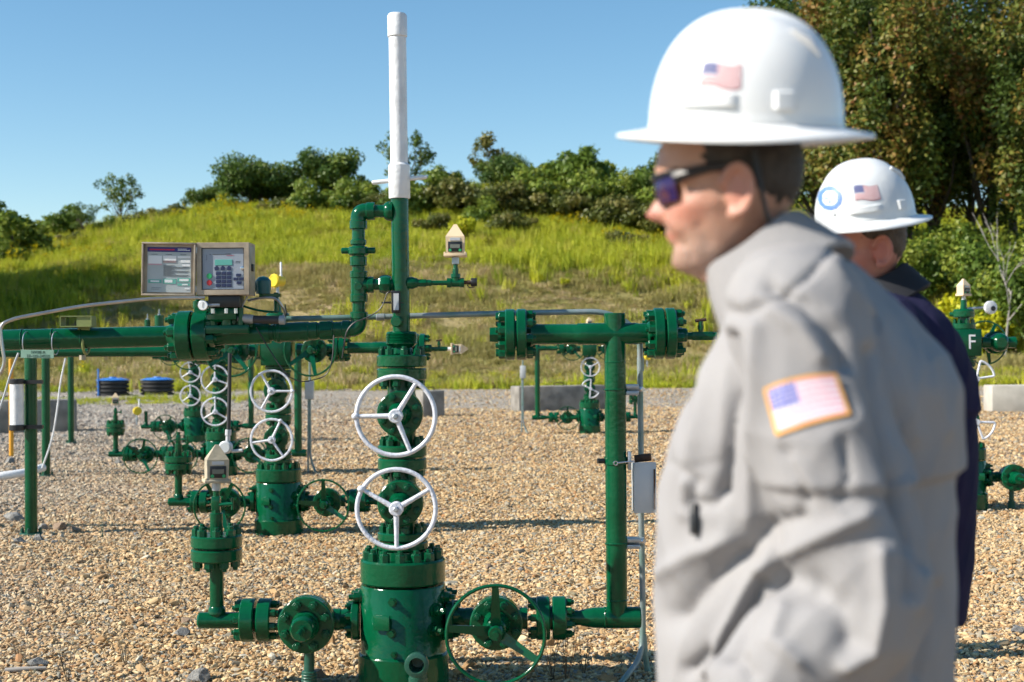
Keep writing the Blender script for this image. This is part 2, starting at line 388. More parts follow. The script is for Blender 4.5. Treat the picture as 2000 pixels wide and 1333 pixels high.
def stone_material():
    m = bpy.data.materials.new('crushed_stone'); m.use_nodes = True; t = m.node_tree; N = t.nodes; L = t.links; b = N['Principled BSDF']
    b.inputs['Roughness'].default_value = .9; b.inputs['Specular IOR Level'].default_value = .1
    oi = N.new('ShaderNodeObjectInfo'); r = N.new('ShaderNodeValToRGB'); e = r.color_ramp.elements
    st = [(0, (0.337, 0.208, 0.102)), (.16, (0.495, 0.324, 0.162)), (.36, (0.574, 0.407, 0.221)), (.54, (0.426, 0.305, 0.175)), (.66, (0.594, 0.465, 0.273)), (.78, (0.297, 0.257, 0.192)), (.86, (0.376, 0.339, 0.264)), (.92, (0.188, 0.170, 0.132)), (.95, (0.376, 0.194, 0.085)), (.98, (0.495, 0.455, 0.358))]
    while len(e) > 1: e.remove(e[-1])
    e[0].position, e[0].color = st[0][0], (*st[0][1], 1)
    for p, c in st[1:]: k = e.new(p); k.color = (*c, 1)
    r.color_ramp.interpolation = 'CONSTANT'
    # location decides how much grey stone is mixed in (the left side is greyer)
    sp = N.new('ShaderNodeSeparateXYZ'); L.new(oi.outputs['Location'], sp.inputs[0])
    nn = N.new('ShaderNodeTexNoise'); nn.inputs['Scale'].default_value = .45; nn.inputs['Detail'].default_value = 4; L.new(oi.outputs['Location'], nn.inputs['Vector'])
    ma = N.new('ShaderNodeMath'); ma.operation = 'MULTIPLY_ADD'; L.new(sp.outputs[0], ma.inputs[0]); ma.inputs[1].default_value = -.13; ma.inputs[2].default_value = -.22
    mb = N.new('ShaderNodeMath'); mb.operation = 'MULTIPLY_ADD'; L.new(nn.outputs[0], mb.inputs[0]); mb.inputs[1].default_value = 1.0; mb.inputs[2].default_value = -.5
    mc = N.new('ShaderNodeMath'); mc.operation = 'ADD'; mc.use_clamp = True; L.new(ma.outputs[0], mc.inputs[0]); L.new(mb.outputs[0], mc.inputs[1])
    md = N.new('ShaderNodeMath'); md.operation = 'MULTIPLY'; L.new(mc.outputs[0], md.inputs[0]); md.inputs[1].default_value = .85
    cg = N.new('ShaderNodeMix'); cg.data_type = 'RGBA'; L.new(md.outputs[0], cg.inputs[0])
    L.new(oi.outputs['Random'], r.inputs[0]); L.new(r.outputs[0], cg.inputs[6])
    bw = N.new('ShaderNodeHueSaturation'); bw.inputs['Saturation'].default_value = .25; bw.inputs['Value'].default_value = .8; L.new(r.outputs[0], bw.inputs['Color']); L.new(bw.outputs[0], cg.inputs[7])
    tc = N.new('ShaderNodeTexCoord'); n = N.new('ShaderNodeTexNoise'); n.inputs['Scale'].default_value = 2.2; L.new(tc.outputs['Object'], n.inputs['Vector'])
    hv = N.new('ShaderNodeHueSaturation'); mr = N.new('ShaderNodeMapRange'); mr.inputs[3].default_value = .65; mr.inputs[4].default_value = 1.3
    L.new(n.outputs[0], mr.inputs[0]); L.new(mr.outputs[0], hv.inputs['Value']); L.new(cg.outputs[2], hv.inputs['Color'])
    L.new(hv.outputs[0], b.inputs['Base Color'])
    return m
STONE = stone_material()
smeshes = []
for i in range(10):
    me = stone_mesh(i, 2 if i < 6 else 1, .45 + .04 * i); me.materials.append(STONE); smeshes.append(me)
SCOL = proto_collection('crushed_stone', smeshes)
def stone_band(y0, y1, dens, smin, smax, margin=.8):
    out = []
    n = int(dens * (y1 - y0) * (2 * .37 * (y0 + y1) / 2 + 2 * margin))
    Y = rng.uniform(y0, y1, int(n * 1.5)); half = Y * .37 + margin
    X = rng.uniform(-1, 1, len(Y)) * (y1 * .37 + margin); k = np.abs(X) < half
    X = X[k]; Y = Y[k]; s = smin + (smax - smin) * rng.random(len(X)) ** 2.2
    return X, Y, s
Xs, Ys, Ss = [], [], []
for a in ((5.2, 8.5, 3600, .0065, .020), (8.5, 12, 2300, .008, .023), (12, 18, 950, .010, .027), (18, 27, 260, .014, .034), (27, 36, 80, .02, .045), (36, 56, 14, .02, .05)):
    x, y, s = stone_band(*a); Xs.append(x); Ys.append(y); Ss.append(s)
for a in ((5.2, 12, 26, .022, .042), (12, 25, 2.5, .03, .055)):
    x, y, s = stone_band(*a); Xs.append(x); Ys.append(y); Ss.append(s)
X = np.concatenate(Xs); Y = np.concatenate(Ys); S = np.concatenate(Ss); n = len(X)
rot = np.stack([rng.normal(0, .35, n), rng.normal(0, .35, n), rng.uniform(0, 6.28, n)], 1)
scl = S[:, None] * np.stack([rng.uniform(.9, 1.5, n), rng.uniform(.7, 1.1, n), rng.uniform(.7, 1.2, n)], 1)
Zs = S * rng.uniform(.0, .45, n) + .006 * vnoise(X, Y, .5, 3)
scatter('gravel', np.stack([X, Y, Zs], 1), rot, scl, rng.integers(0, 10, n), SCOL, 'tan and grey crushed stone spread over the pad', 'gravel')

# ------------------------------------------------------------------ grass and weeds on the hill
def veg_mat(name, stops, rough=.6, trans=.35, zones=None, vary=.35, attr=None):
    m = bpy.data.materials.new(name); m.use_nodes = True; t = m.node_tree; N = t.nodes; L = t.links
    out = N['Material Output']; b = N['Principled BSDF']; b.inputs['Roughness'].default_value = rough; b.inputs['Specular IOR Level'].default_value = .3
    oi = N.new('ShaderNodeObjectInfo'); r = N.new('ShaderNodeValToRGB'); e = r.color_ramp.elements
    while len(e) > 1: e.remove(e[-1])
    e[0].position, e[0].color = stops[0][0], (*stops[0][1], 1)
    for p, c in stops[1:]: k = e.new(p); k.color = (*c, 1)
    if attr:
        at = N.new('ShaderNodeAttribute'); at.attribute_name = attr; src = at.outputs['Fac']
    else:
        n = N.new('ShaderNodeTexNoise'); n.inputs['Scale'].default_value = .22; n.inputs['Detail'].default_value = 7; n.inputs['Roughness'].default_value = .65; L.new(oi.outputs['Location'], n.inputs['Vector'])
        a = N.new('ShaderNodeMath'); a.operation = 'MULTIPLY_ADD'; L.new(oi.outputs['Random'], a.inputs[0]); a.inputs[1].default_value = vary
        L.new(n.outputs[0], a.inputs[2]); s = N.new('ShaderNodeMath'); s.operation = 'SUBTRACT'; L.new(a.outputs[0], s.inputs[0]); s.inputs[1].default_value = vary / 2; src = s.outputs[0]
    L.new(src, r.inputs[0]); L.new(r.outputs[0], b.inputs['Base Color'])
    tr = N.new('ShaderNodeBsdfTranslucent'); L.new(r.outputs[0], tr.inputs[0]); mx = N.new('ShaderNodeMixShader'); mx.inputs[0].default_value = trans
    L.new(b.outputs[0], mx.inputs[1]); L.new(tr.outputs[0], mx.inputs[2]); L.new(mx.outputs[0], out.inputs['Surface'])
    return m
GRASS = veg_mat('tall_weeds', [(.25, (0.198, 0.251, 0.021)), (.42, (0.370, 0.422, 0.030)), (.55, (0.528, 0.541, 0.038)), (.68, (0.436, 0.409, 0.068)), (.8, (0.436, 0.330, 0.120))])
DRYGRASS = veg_mat('short_dry_grass', [(.2, (0.235, 0.221, 0.068)), (.4, (0.442, 0.373, 0.145)), (.52, (0.331, 0.324, 0.093)), (.65, (0.552, 0.428, 0.221)), (.8, (0.620, 0.497, 0.357))])
GOLD = veg_mat('goldenrod', [(.2, (.50, .40, .01)), (.5, (.58, .48, .015)), (.8, (.40, .36, .02))])
def tuft(seed, n, h, spread, w, lean, mat1, flower=None):
    r = random.Random(seed); v = []; f = []; mi = []
    for k in range(n):
        a = r.uniform(0, 6.28); d = spread * r.random() ** .6; x, y = d * math.cos(a), d * math.sin(a)
        b = r.uniform(0, 6.28); hh = h * r.uniform(.55, 1.1); lx, ly = r.gauss(0, lean) * hh, r.gauss(0, lean) * hh
        dx, dy = w * math.cos(b), w * math.sin(b); o = len(v)
        v += [(x - dx, y - dy, -.05), (x + dx, y + dy, -.05), (x + lx * .4 + dx * .8, y + ly * .4 + dy * .8, hh * .6), (x + lx * .4 - dx * .8, y + ly * .4 - dy * .8, hh * .6), (x + lx, y + ly, hh)]
        f += [(o, o + 1, o + 2, o + 3), (o + 3, o + 2, o + 4)]; mi += [0, 0]
        if flower is None or r.random() < .6:          # side leaves
            for j in range(3):
                t = r.uniform(.3, .95); c = r.uniform(0, 6.28); p = Vector((x + lx * t, y + ly * t, hh * t)); q = p + Vector((math.cos(c), math.sin(c), r.uniform(-.2, .6))) * h * .16
                s = Vector((-math.sin(c), math.cos(c), 0)) * w * .9; o = len(v); v += [tuple(p), tuple((p + q) / 2 + s), tuple(q), tuple((p + q) / 2 - s)]; f += [(o, o + 1, o + 2, o + 3)]; mi += [0]
        if flower is not None and r.random() < .7:
            for j in range(5):
                c = r.uniform(0, 6.28); p = Vector((x + lx, y + ly, hh * r.uniform(.9, 1.05))); q = p + Vector((math.cos(c), math.sin(c), .5)) * h * .12
                s = Vector((-math.sin(c), math.cos(c), 0)) * w * 1.3; o = len(v); v += [tuple(p - s), tuple(p + s), tuple(q + s), tuple(q - s)]; f += [(o, o + 1, o + 2, o + 3)]; mi += [1]
    me = bpy.data.meshes.new('tuft'); me.from_pydata(v, [], f); me.materials.append(mat1)
    if flower: me.materials.append(flower)
    me.polygons.foreach_set('material_index', mi); return me
WCOL = proto_collection('weed_tuft', [tuft(i, 16, .85, .34, .022, .16, GRASS) for i in range(5)] + [tuft(20 + i, 12, 1.0, .3, .022, .14, GRASS, GOLD) for i in range(2)])
DCOL = proto_collection('dry_tuft', [tuft(40 + i, 18, .40, .30, .016, .25, DRYGRASS) for i in range(5)])
def hill_pts(n, x0, x1, y0, y1):
    x = rng.uniform(x0, x1, n); y = rng.uniform(y0, y1, n); k = np.abs(x) < y * .40 + 4; return x[k], y[k]
def place(x, y, s0, s1, squash=.25):
    n = len(x); z = hill(x, y); s = rng.uniform(s0, s1, n)
    return np.stack([x, y, z], 1), np.stack([rng.normal(0, .08, n), rng.normal(0, .08, n), rng.uniform(0, 6.28, n)], 1), np.stack([s, s, s * rng.uniform(1 - squash, 1 + squash, n)], 1)
def tall_zone(x, y):
    """True where the tall weeds stand: the upper slope, lower down on the left and right"""
    edge = np.interp(x, [-45, -30, -20, -14, -6, 4, 14, 22, 40], [60, 62, 73, 83, 85, 82, 74, 70, 64]) + 3.5 * vnoise(x, y, 7, 4) + 2.5 * vnoise(x, y, 2.3, 14)
    return y > edge + rng.normal(0, 2.6, np.shape(x))
x, y = hill_pts(62000, -50, 50, 58, 124); k = tall_zone(x, y) | ((rng.random(len(x)) < .06) & (vnoise(x, y, 3.5, 21) > .1)); x, y = x[k], y[k]
p, r_, s_ = place(x, y, .75, 1.35); s_[:, 2] *= np.clip(.65 + .5 * (vnoise(x, y, 5, 8) + .5), .5, 1.4)
ii = rng.integers(0, 5, len(x)); fl = (vnoise(x, y, 9, 11) > .45) & (rng.random(len(x)) < .06); ii[fl] = 5 + rng.integers(0, 2, fl.sum())
scatter('tall_weeds', p, r_, s_, ii, WCOL, 'tall yellow-green weeds and goldenrod covering the upper hillside', 'weeds')
x, y = hill_pts(66000, -46, 46, 55, 92); k = (~tall_zone(x, y)) & (y > 56.5 + 1.5 * vnoise(x, y, 3, 2) - np.clip(x - 12, 0, 40) * .25); x, y = x[k], y[k]
p, r_, s_ = place(x, y, .6, 1.3); s_[:, 2] *= np.clip(.75 + .8 * vnoise(x, y, 3, 9), .25, 1.7); s_[:, :] *= np.where(vnoise(x, y, 1.6, 31) < -.45, .35, 1.)[:, None]
scatter('dry_grass', p, r_, s_, rng.integers(0, 5, len(x)), DCOL, 'short dry olive grass on the lower hillside', 'grass')
# weedy fringe at the foot of the hill and the grass strip by the tanks
x, y = hill_pts(5200, -34, 34, 54.5, 60.5); k = rng.random(len(x)) < np.interp(x, [-34, -5, 4, 30], [.3, .25, .5, .7]); x, y = x[k], y[k]
x2, y2 = hill_pts(1700, -30, -8, 41, 46); k = rng.random(len(x2)) < .75; xx = np.concatenate([x, x2[k]]); yy = np.concatenate([y, y2[k]])
p, r_, s_ = place(xx, yy, .4, .95); s_[len(x):] *= .4; s_[:, 2] *= np.clip(.55 + .5 * vnoise(xx, yy, 2.5, 6), .25, 1.)
scatter('verge_weeds', p, r_, s_, np.where(rng.random(len(xx)) < .025, 5, rng.integers(0, 5, len(xx))), WCOL, 'weedy grass verge along the edge of the gravel', 'weeds')
# ------------------------------------------------------------------ trees and shrubs
def leaf_mat(name, stops, trans=.3): return veg_mat(name, stops, .5, trans, attr='tone')
LEAF_DARK = leaf_mat('oak_leaves', [(0, (.036, .072, .016)), (.5, (.070, .128, .023)), (.85, (.115, .18, .03)), (1, (.18, .22, .034))])
LEAF_MID = leaf_mat('bush_leaves', [(0, (.06, .105, .016)), (.5, (.12, .19, .024)), (.85, (.19, .255, .034)), (1, (.26, .29, .04))])
LEAF_YEL = leaf_mat('yellowing_leaves', [(0, (.18, .24, .014)), (.4, (.34, .38, .016)), (.8, (.50, .50, .02)), (1, (.58, .50, .02))])
LEAF_AUT = leaf_mat('turning_leaves', [(0, (.045, .075, .014)), (.4, (.085, .130, .020)), (.6, (.15, .17, .028)), (.76, (.23, .18, .036)), (.9, (.30, .155, .04)), (1, (.20, .085, .03))])
LEAF_BRN = leaf_mat('brown_scrub_leaves', [(0, (.07, .095, .02)), (.5, (.13, .15, .03)), (1, (.22, .19, .05))])

def crown_mesh(name, seed, R, n, size, clumps, m, clump_r=(.28, .45), tone=(.2, .9), flat=.8):
    """leaf faces spread through lobed clumps; R = (rx, ry, rz), base of the crown at z=0"""
    g = np.random.default_rng(seed); R = np.array(R)
    d = g.normal(size=(clumps, 3)); d /= np.linalg.norm(d, axis=1)[:, None]; d[:, 2] *= flat
    c = d * (g.random((clumps, 1)) ** .45) * .78
    rad = g.uniform(*clump_r, clumps); ctone = g.uniform(*tone, clumps)
    k = g.choice(clumps, n, p=rad ** 2 / (rad ** 2).sum())
    e = g.normal(size=(n, 3)); e /= np.linalg.norm(e, axis=1)[:, None]
    sub = np.sin(e[:, 0] * 7 + k) * np.sin(e[:, 1] * 8 + 2 * k) * np.sin(e[:, 2] * 7 - k)      # twig-scale bunching
    p = (c[k] + e * (rad[k] * (g.random(n) ** .35) * (1 + .35 * sub))[:, None]) * R + np.array([0, 0, R[2]])
    nrm = e * .7 + g.normal(size=(n, 3)) * .6 + np.array([0, 0, .35]); nrm /= np.linalg.norm(nrm, axis=1)[:, None]
    u = np.cross(nrm, g.normal(size=(n, 3))); u /= np.linalg.norm(u, axis=1)[:, None]; w = np.cross(nrm, u)
    s = size * g.uniform(.55, 1.25, n)[:, None]
    v = np.stack([p - u * s, p + w * s * .55 - u * s * .1, p + u * s, p - w * s * .55 - u * s * .1], 1).reshape(-1, 3)
    q = np.arange(4 * n).reshape(-1, 4)
    me = bpy.data.meshes.new(name); me.vertices.add(4 * n); me.vertices.foreach_set('co', v.astype(np.float32).ravel())
    me.loops.add(4 * n); me.loops.foreach_set('vertex_index', q.astype(np.int32).ravel())
    me.polygons.add(n); me.polygons.foreach_set('loop_start', np.arange(0, 4 * n, 4, dtype=np.int32)); me.update(calc_edges=True)
    t = np.clip(ctone[k] + g.normal(0, .13, n), 0, 1).astype(np.float32)
    a = me.attributes.new('tone', 'FLOAT', 'FACE'); a.data.foreach_set('value', t); me.materials.append(m)
    return me, c * R + np.array([0, 0, R[2]])

def limbs(seed, h, cz, cents, r0, bare=False):
    g = random.Random(seed); b = MB(); top = Vector((g.uniform(-.3, .3), g.uniform(-.3, .3), h))
    pts = [Vector((0, 0, -.5))]
    for i in range(1, 7):
        t = i / 6; pts.append(Vector((g.gauss(0, .03 * h * t) + top.x * t, g.gauss(0, .03 * h * t) + top.y * t, h * t * .82)))
    b.tube(pts, [r0 * (1.25 if i == 0 else 1 - .85 * i / 6) for i in range(7)], 8)
    for c in cents:
        c = Vector(c) + Vector((0, 0, cz)); s = pts[min(5, max(1, int(6 * g.uniform(.3, .8) * min(1, c.z / h))))]
        if s.z > c.z: s = pts[1]
        mid = s.lerp(c, .5) + Vector((g.gauss(0, .12), g.gauss(0, .12), -.12)) * (c - s).length * .5
        rr = r0 * g.uniform(.25, .45)
        b.tube([s, s.lerp(mid, .5), mid, mid.lerp(c, .55), c], [rr, rr * .8, rr * .6, rr * .4, rr * .15], 6, cap=False)
    return b

TP = {}
def tree_proto(key, seed, R, n, size, clumps, m, h, r0, cz, bark=None, **kw):
    me, c = crown_mesh('crown', seed, R, n, size, clumps, m, **kw)
    TP[key] = (me, limbs(seed, h, cz, c[:18], r0).mesh('trunk', bark or BARK, 60), cz, h)
def tree(key, x, y, s, rz, label, name='tree', cat='tree', group=None, sxy=1., dz=0.):
    cm, tm, cz, h = TP[key]
    r = empty(name, (x, y, float(hill(x, y)) + dz), label, cat, group, rz); r.scale = (s * sxy, s * sxy, s)
    for nm, me, z in (('trunk', tm, 0), ('crown', cm, cz)):
        o = bpy.data.objects.new(nm, me); COL.objects.link(o); o.parent = r; o.location = (0, 0, z)
    return r
# h etc. in metres at scale 1
tree_proto('big1', 1, (4.7, 4.7, 8.2), 33000, .13, 110, LEAF_AUT, 15, .28, .2, clump_r=(.12, .22), tone=(.05, .9))
tree_proto('big2', 2, (4.3, 4.3, 8.2), 32000, .13, 105, LEAF_AUT, 15, .26, .1, clump_r=(.12, .22), tone=(.0, .8))
tree_proto('big3', 3, (4.6, 4.6, 8.0), 34000, .13, 110, LEAF_DARK, 15, .26, .2, clump_r=(.12, .22), tone=(.2, 1.))
tree_proto('open', 4, (4.0, 4.0, 7.2), 13000, .125, 50, LEAF_AUT, 15.5, .26, 3.2, clump_r=(.13, .22), tone=(.15, .8))
tree_proto('round', 5, (3.6, 3.6, 2.5), 12000, .14, 46, LEAF_DARK, 4.4, .22, .15, clump_r=(.2, .34), tone=(.25, .95))
tree_proto('rough', 6, (2.6, 2.6, 2.1), 6500, .14, 28, LEAF_DARK, 3.7, .14, .1, clump_r=(.2, .36), tone=(.3, 1.))
tree_proto('sumac', 7, (2.2, 2.2, 1.8), 3400, .15, 22, LEAF_MID, 3.0, .09, .1, clump_r=(.18, .34), tone=(.3, 1.))
tree_proto('airy', 8, (2.0, 2.0, 2.0), 1500, .11, 26, LEAF_DARK, 3.8, .10, .9, clump_r=(.12, .22), tone=(.4, 1.))
tree_proto('brown', 9, (1.7, 1.7, 1.7), 1500, .12, 22, LEAF_BRN, 3.6, .09, 1.1, clump_r=(.16, .28), tone=(.4, 1.))
tree_proto('bush', 10, (2.0, 2.0, 1.3), 5200, .12, 26, LEAF_MID, 1.9, .07, -.1, clump_r=(.2, .36), tone=(.1, .9))
tree_proto('scrub', 11, (1.9, 1.9, 1.1), 4200, .10, 24, LEAF_BRN, 1.7, .06, -.1, clump_r=(.2, .36), tone=(.1, .9))
tree_proto('yellow', 12, (1.1, 1.1, 1.2), 1300, .12, 14, LEAF_YEL, 1.9, .04, .1, clump_r=(.22, .38), tone=(.3, .9))
tree_proto('thicket', 13, (2.6, 2.6, 2.6), 8000, .12, 34, LEAF_MID, 4.2, .09, -.2, clump_r=(.18, .32), tone=(.2, 1.))

def at(px, py_base, Y): p = W(px, py_base, Y); return p.x
R_ = random.Random(5)
ridge = [  # key, photo x, distance, scale, label
    ('round', 492, 116, 1.02, 'large round dark green tree on the ridge above the control box'),
    ('rough', 398, 114, .62, 'small dark tree at the left foot of the large round ridge tree'),
    ('rough', 556, 117, .85, 'dark tree touching the right side of the large round ridge tree'),
    ('rough', 645, 116, 1.15, 'dark open tree on the ridge left of the white vent pipe'),
    ('sumac', 700, 113, .85, 'light green small tree just left of the white vent pipe'),
    ('airy', 800, 112, 1.28, 'thin-leaved tree rising right behind the white vent pipe'),
    ('airy', 238, 112, 1.05, 'slender airy tree standing alone on the left ridge'),
    ('sumac', 112, 108, .95, 'small dark sapling on the far left ridge'),
    ('sumac', 28, 96, 1.35, 'light green leafy tree at the left edge of the picture'),
    ('airy', 165, 106, .7, 'low sapling between the slender tree and the left edge'),
    ('brown', 962, 119, 1.30, 'brownish sparse treetop rising above the ridge bushes'),
    ('round', 990, 115, .72, 'compact dark green tree beneath the brownish treetop'),
    ('sumac', 1075, 112, 1.12, 'pale green spreading tree right of the compact ridge tree'),
    ('sumac', 1150, 110, 1.25, 'pale green tree nearest the hard hat brim on the ridge'),
    ('thicket', 1240, 104, .80, 'leafy green tree beside the face of the man in grey'),
    ('rough', 1310, 108, 1.1, 'dark tree on the ridge hidden partly by the sunglasses'),
    ('sumac', 885, 115, .8, 'rounded green bush tree on the ridge right of the vent pipe'),
]
for key, px, Y, s, lab in ridge:
    tree(key, (px - 1000) / F * Y, Y, s * 1.15, R_.uniform(0, 6.28), lab, group='trees along the ridge', dz=-.3)
# bushes under the ridge: (kind, photo x, distance, scale)
bl = [('bush', 850, 106, 1.0), ('scrub', 905, 103, 1.15), ('scrub', 980, 102, 1.1), ('bush', 1040, 104, 1.1), ('scrub', 1100, 101, 1.05), ('bush', 1160, 103, 1.1),
      ('scrub', 1215, 98, 1.1), ('bush', 600, 108, 1.15), ('scrub', 540, 109, .8), ('bush', 680, 107, 1.1), ('scrub', 740, 106, .9), ('bush', 800, 104, .9),
      ('scrub', 330, 109, .9), ('scrub', 280, 108, .8), ('bush', 215, 107, .7), ('bush', 60, 97, .8), ('scrub', 140, 104, .6), ('bush', 5, 92, .8),
      ('scrub', 850, 98, .6), ('scrub', 1000, 95, .7), ('bush', 950, 99, .7), ('scrub', 1225, 90, .65), ('bush', 440, 112, .7), ('scrub', 1290, 96, 1.0), ('bush', 1330, 100, 1.2), ('scrub', 395, 103, .5), ('bush', 90, 100, .6)]
wherex = lambda px: 'left of the control box' if px < 270 else 'above the control box' if px < 520 else 'left of the white vent pipe' if px < 760 else 'right of the white vent pipe' if px < 960 else 'above the blind flange' if px < 1130 else 'beside the man in grey'
bl += [(('bush', 'scrub', 'bush')[i % 3], px, 104 + (i * 37 % 9), .42 + .35 * ((i * 13 % 7) / 7)) for i, px in enumerate(range(800, 1330, 41))]
bl.sort(key=lambda a: a[1]); cnt = {}
for key, px, Y, s in bl:
    kind = 'brown scrub bush' if key == 'scrub' else 'green leafy bush'; w = wherex(px); k = (kind, w); cnt.setdefault(k, []).append((key, px, Y, s))
ORD = ['first', 'second', 'third', 'fourth', 'fifth', 'sixth', 'seventh', 'eighth', 'ninth', 'tenth', 'eleventh', 'twelfth', 'thirteenth', 'fourteenth']
for (kind, w), li in cnt.items():
    for i, (key, px, Y, s) in enumerate(li):
        lab = '%s%s on the upper slope %s' % ((ORD[i] + ' from left ') if len(li) > 1 else '', kind, w)
        tree(key, (px - 1000) / F * Y, Y, s * (1.5 if px > 790 else 1.15), R_.uniform(0, 6.28), lab, 'bush', 'bush', 'bushes on the upper slope', dz=-.1)
tree('yellow', *hit(906, 480), .95, .4, 'bright yellow-green shrub behind the upper right transmitter', 'shrub', 'shrub')
tree('yellow', *hit(1102, 566), .30, 1., 'tiny yellow plant alone on the dry slope', 'shrub', 'shrub')
# wood on the right
wood = [('big3', 1600, 86, 1.34, 'dark tree behind the near hard hat, leftmost of the wood'), ('big1', 1610, 80, 1.22, 'autumn-tinged tree rising behind the near hard hat crown'),
        ('big2', 1715, 76, 1.24, 'russet tree right of the near hard hat'), ('big1', 1830, 80, 1.25, 'tall russet and green tree above the second hard hat'),
        ('big3', 1775, 86, 1.3, 'tall dark tree behind the russet trees'), ('open', 1935, 78, 1.22, 'open tree with sky showing through near the right edge'),
        ('big3', 1900, 90, 1.1, 'dark tree filling the gap behind the open tree'), ('big2', 2040, 74, 1.2, 'russet tree cut by the right edge of the picture'),
        ('open', 2010, 86, 1.2, 'thin tree at the upper right corner'), ('big3', 2140, 80, 1.2, 'dark tree just beyond the right edge'), ('big2', 1640, 92, 1.2, 'reddish tree deep in the wood behind the near hard hat'), ('big1', 1980, 97, 1.1, 'tree far back in the wood on the right')]
for key, px, Y, s, lab in wood:
    tree(key, (px - 1000) / F * Y, Y, s, R_.uniform(0, 6.28), lab, group='tall trees of the wood on the right')
under = [('thicket', 1700, 73, 1.0, 'dark thicket under the wood behind the second hard hat'), ('thicket', 1790, 72, 1.0, 'thicket right of the second hard hat'), ('thicket', 1870, 74, 1.1, 'thicket below the open tree'),
         ('thicket', 1960, 66, 1.25, 'green thicket behind the transmitter of the lettered tree'), ('thicket', 2020, 63, 1.1, 'green thicket at the right edge'), ('bush', 1900, 65, .95, 'bushy shrub left of the pale dead branches'), ('yellow', 1890, 66, 1.35, 'yellowing shrub above the pyramid transmitter at right'),
         ('yellow', 1935, 64, 1.0, 'low yellowing shrub beside the thicket at right'), ('yellow', 1850, 68, .9, 'small yellow shrub under the wood'), ('thicket', 1630, 76, 1., 'thicket behind the neck of the man in grey'), ('bush', 1580, 74, 1.2, 'bush behind the collar of the man in grey')]
for key, px, Y, s, lab in under:
    tree(key, (px - 1000) / F * Y, Y, s, R_.uniform(0, 6.28), lab, 'shrub', 'shrub', 'undergrowth below the wood')
# bare pale tree at right
b = MB(); g = random.Random(3)
def branch(p, d, L, r, lv):
    q = p + d * L; b.tube([p, p.lerp(q, .5) + Vector((g.gauss(0, .04), g.gauss(0, .04), 0)) * L, q], [r, r * .8, r * .55], 6, cap=False)
    if lv:
        for k in range(3):
            branch(p.lerp(q, g.uniform(.6, 1)), (d + Vector((g.gauss(0, .38), g.gauss(0, .3), g.uniform(0, .25)))).normalized(), L * g.uniform(.55, .8), r * .55, lv - 1)
branch(Vector((0, 0, 0)), Vector((.12, 0, 1)).normalized(), 2.6, .055, 3)
xx = (1962 - 1000) / F * 62
o = b.build('dead_tree', PALEBARK, None, 60, (xx, 62, float(hill(xx, 62)))); o.scale = (1.05, 1.05, 1.25); tag(o, 'leafless pale dead sapling at the right edge before the wood', 'dead tree')
# trees left of the picture: their shadow lies across the foot of the hill
for i, (x, y, k, s) in enumerate([(-33.5, 74, 'big3', .98), (-35.5, 80, 'big1', .85), (-31.8, 69, 'big2', .9), (-38, 71, 'big3', .95), (-31, 64, 'big1', .66), (-41, 76, 'big2', 1.), (-29, 60, 'thicket', 1.1), (-37, 65, 'big3', .95), (-28, 66.5, 'thicket', .8)]):
    tree(k, x, y, s, i * 1.1, 'tree of the copse outside the left edge, shading the slope', group='copse left of the picture')
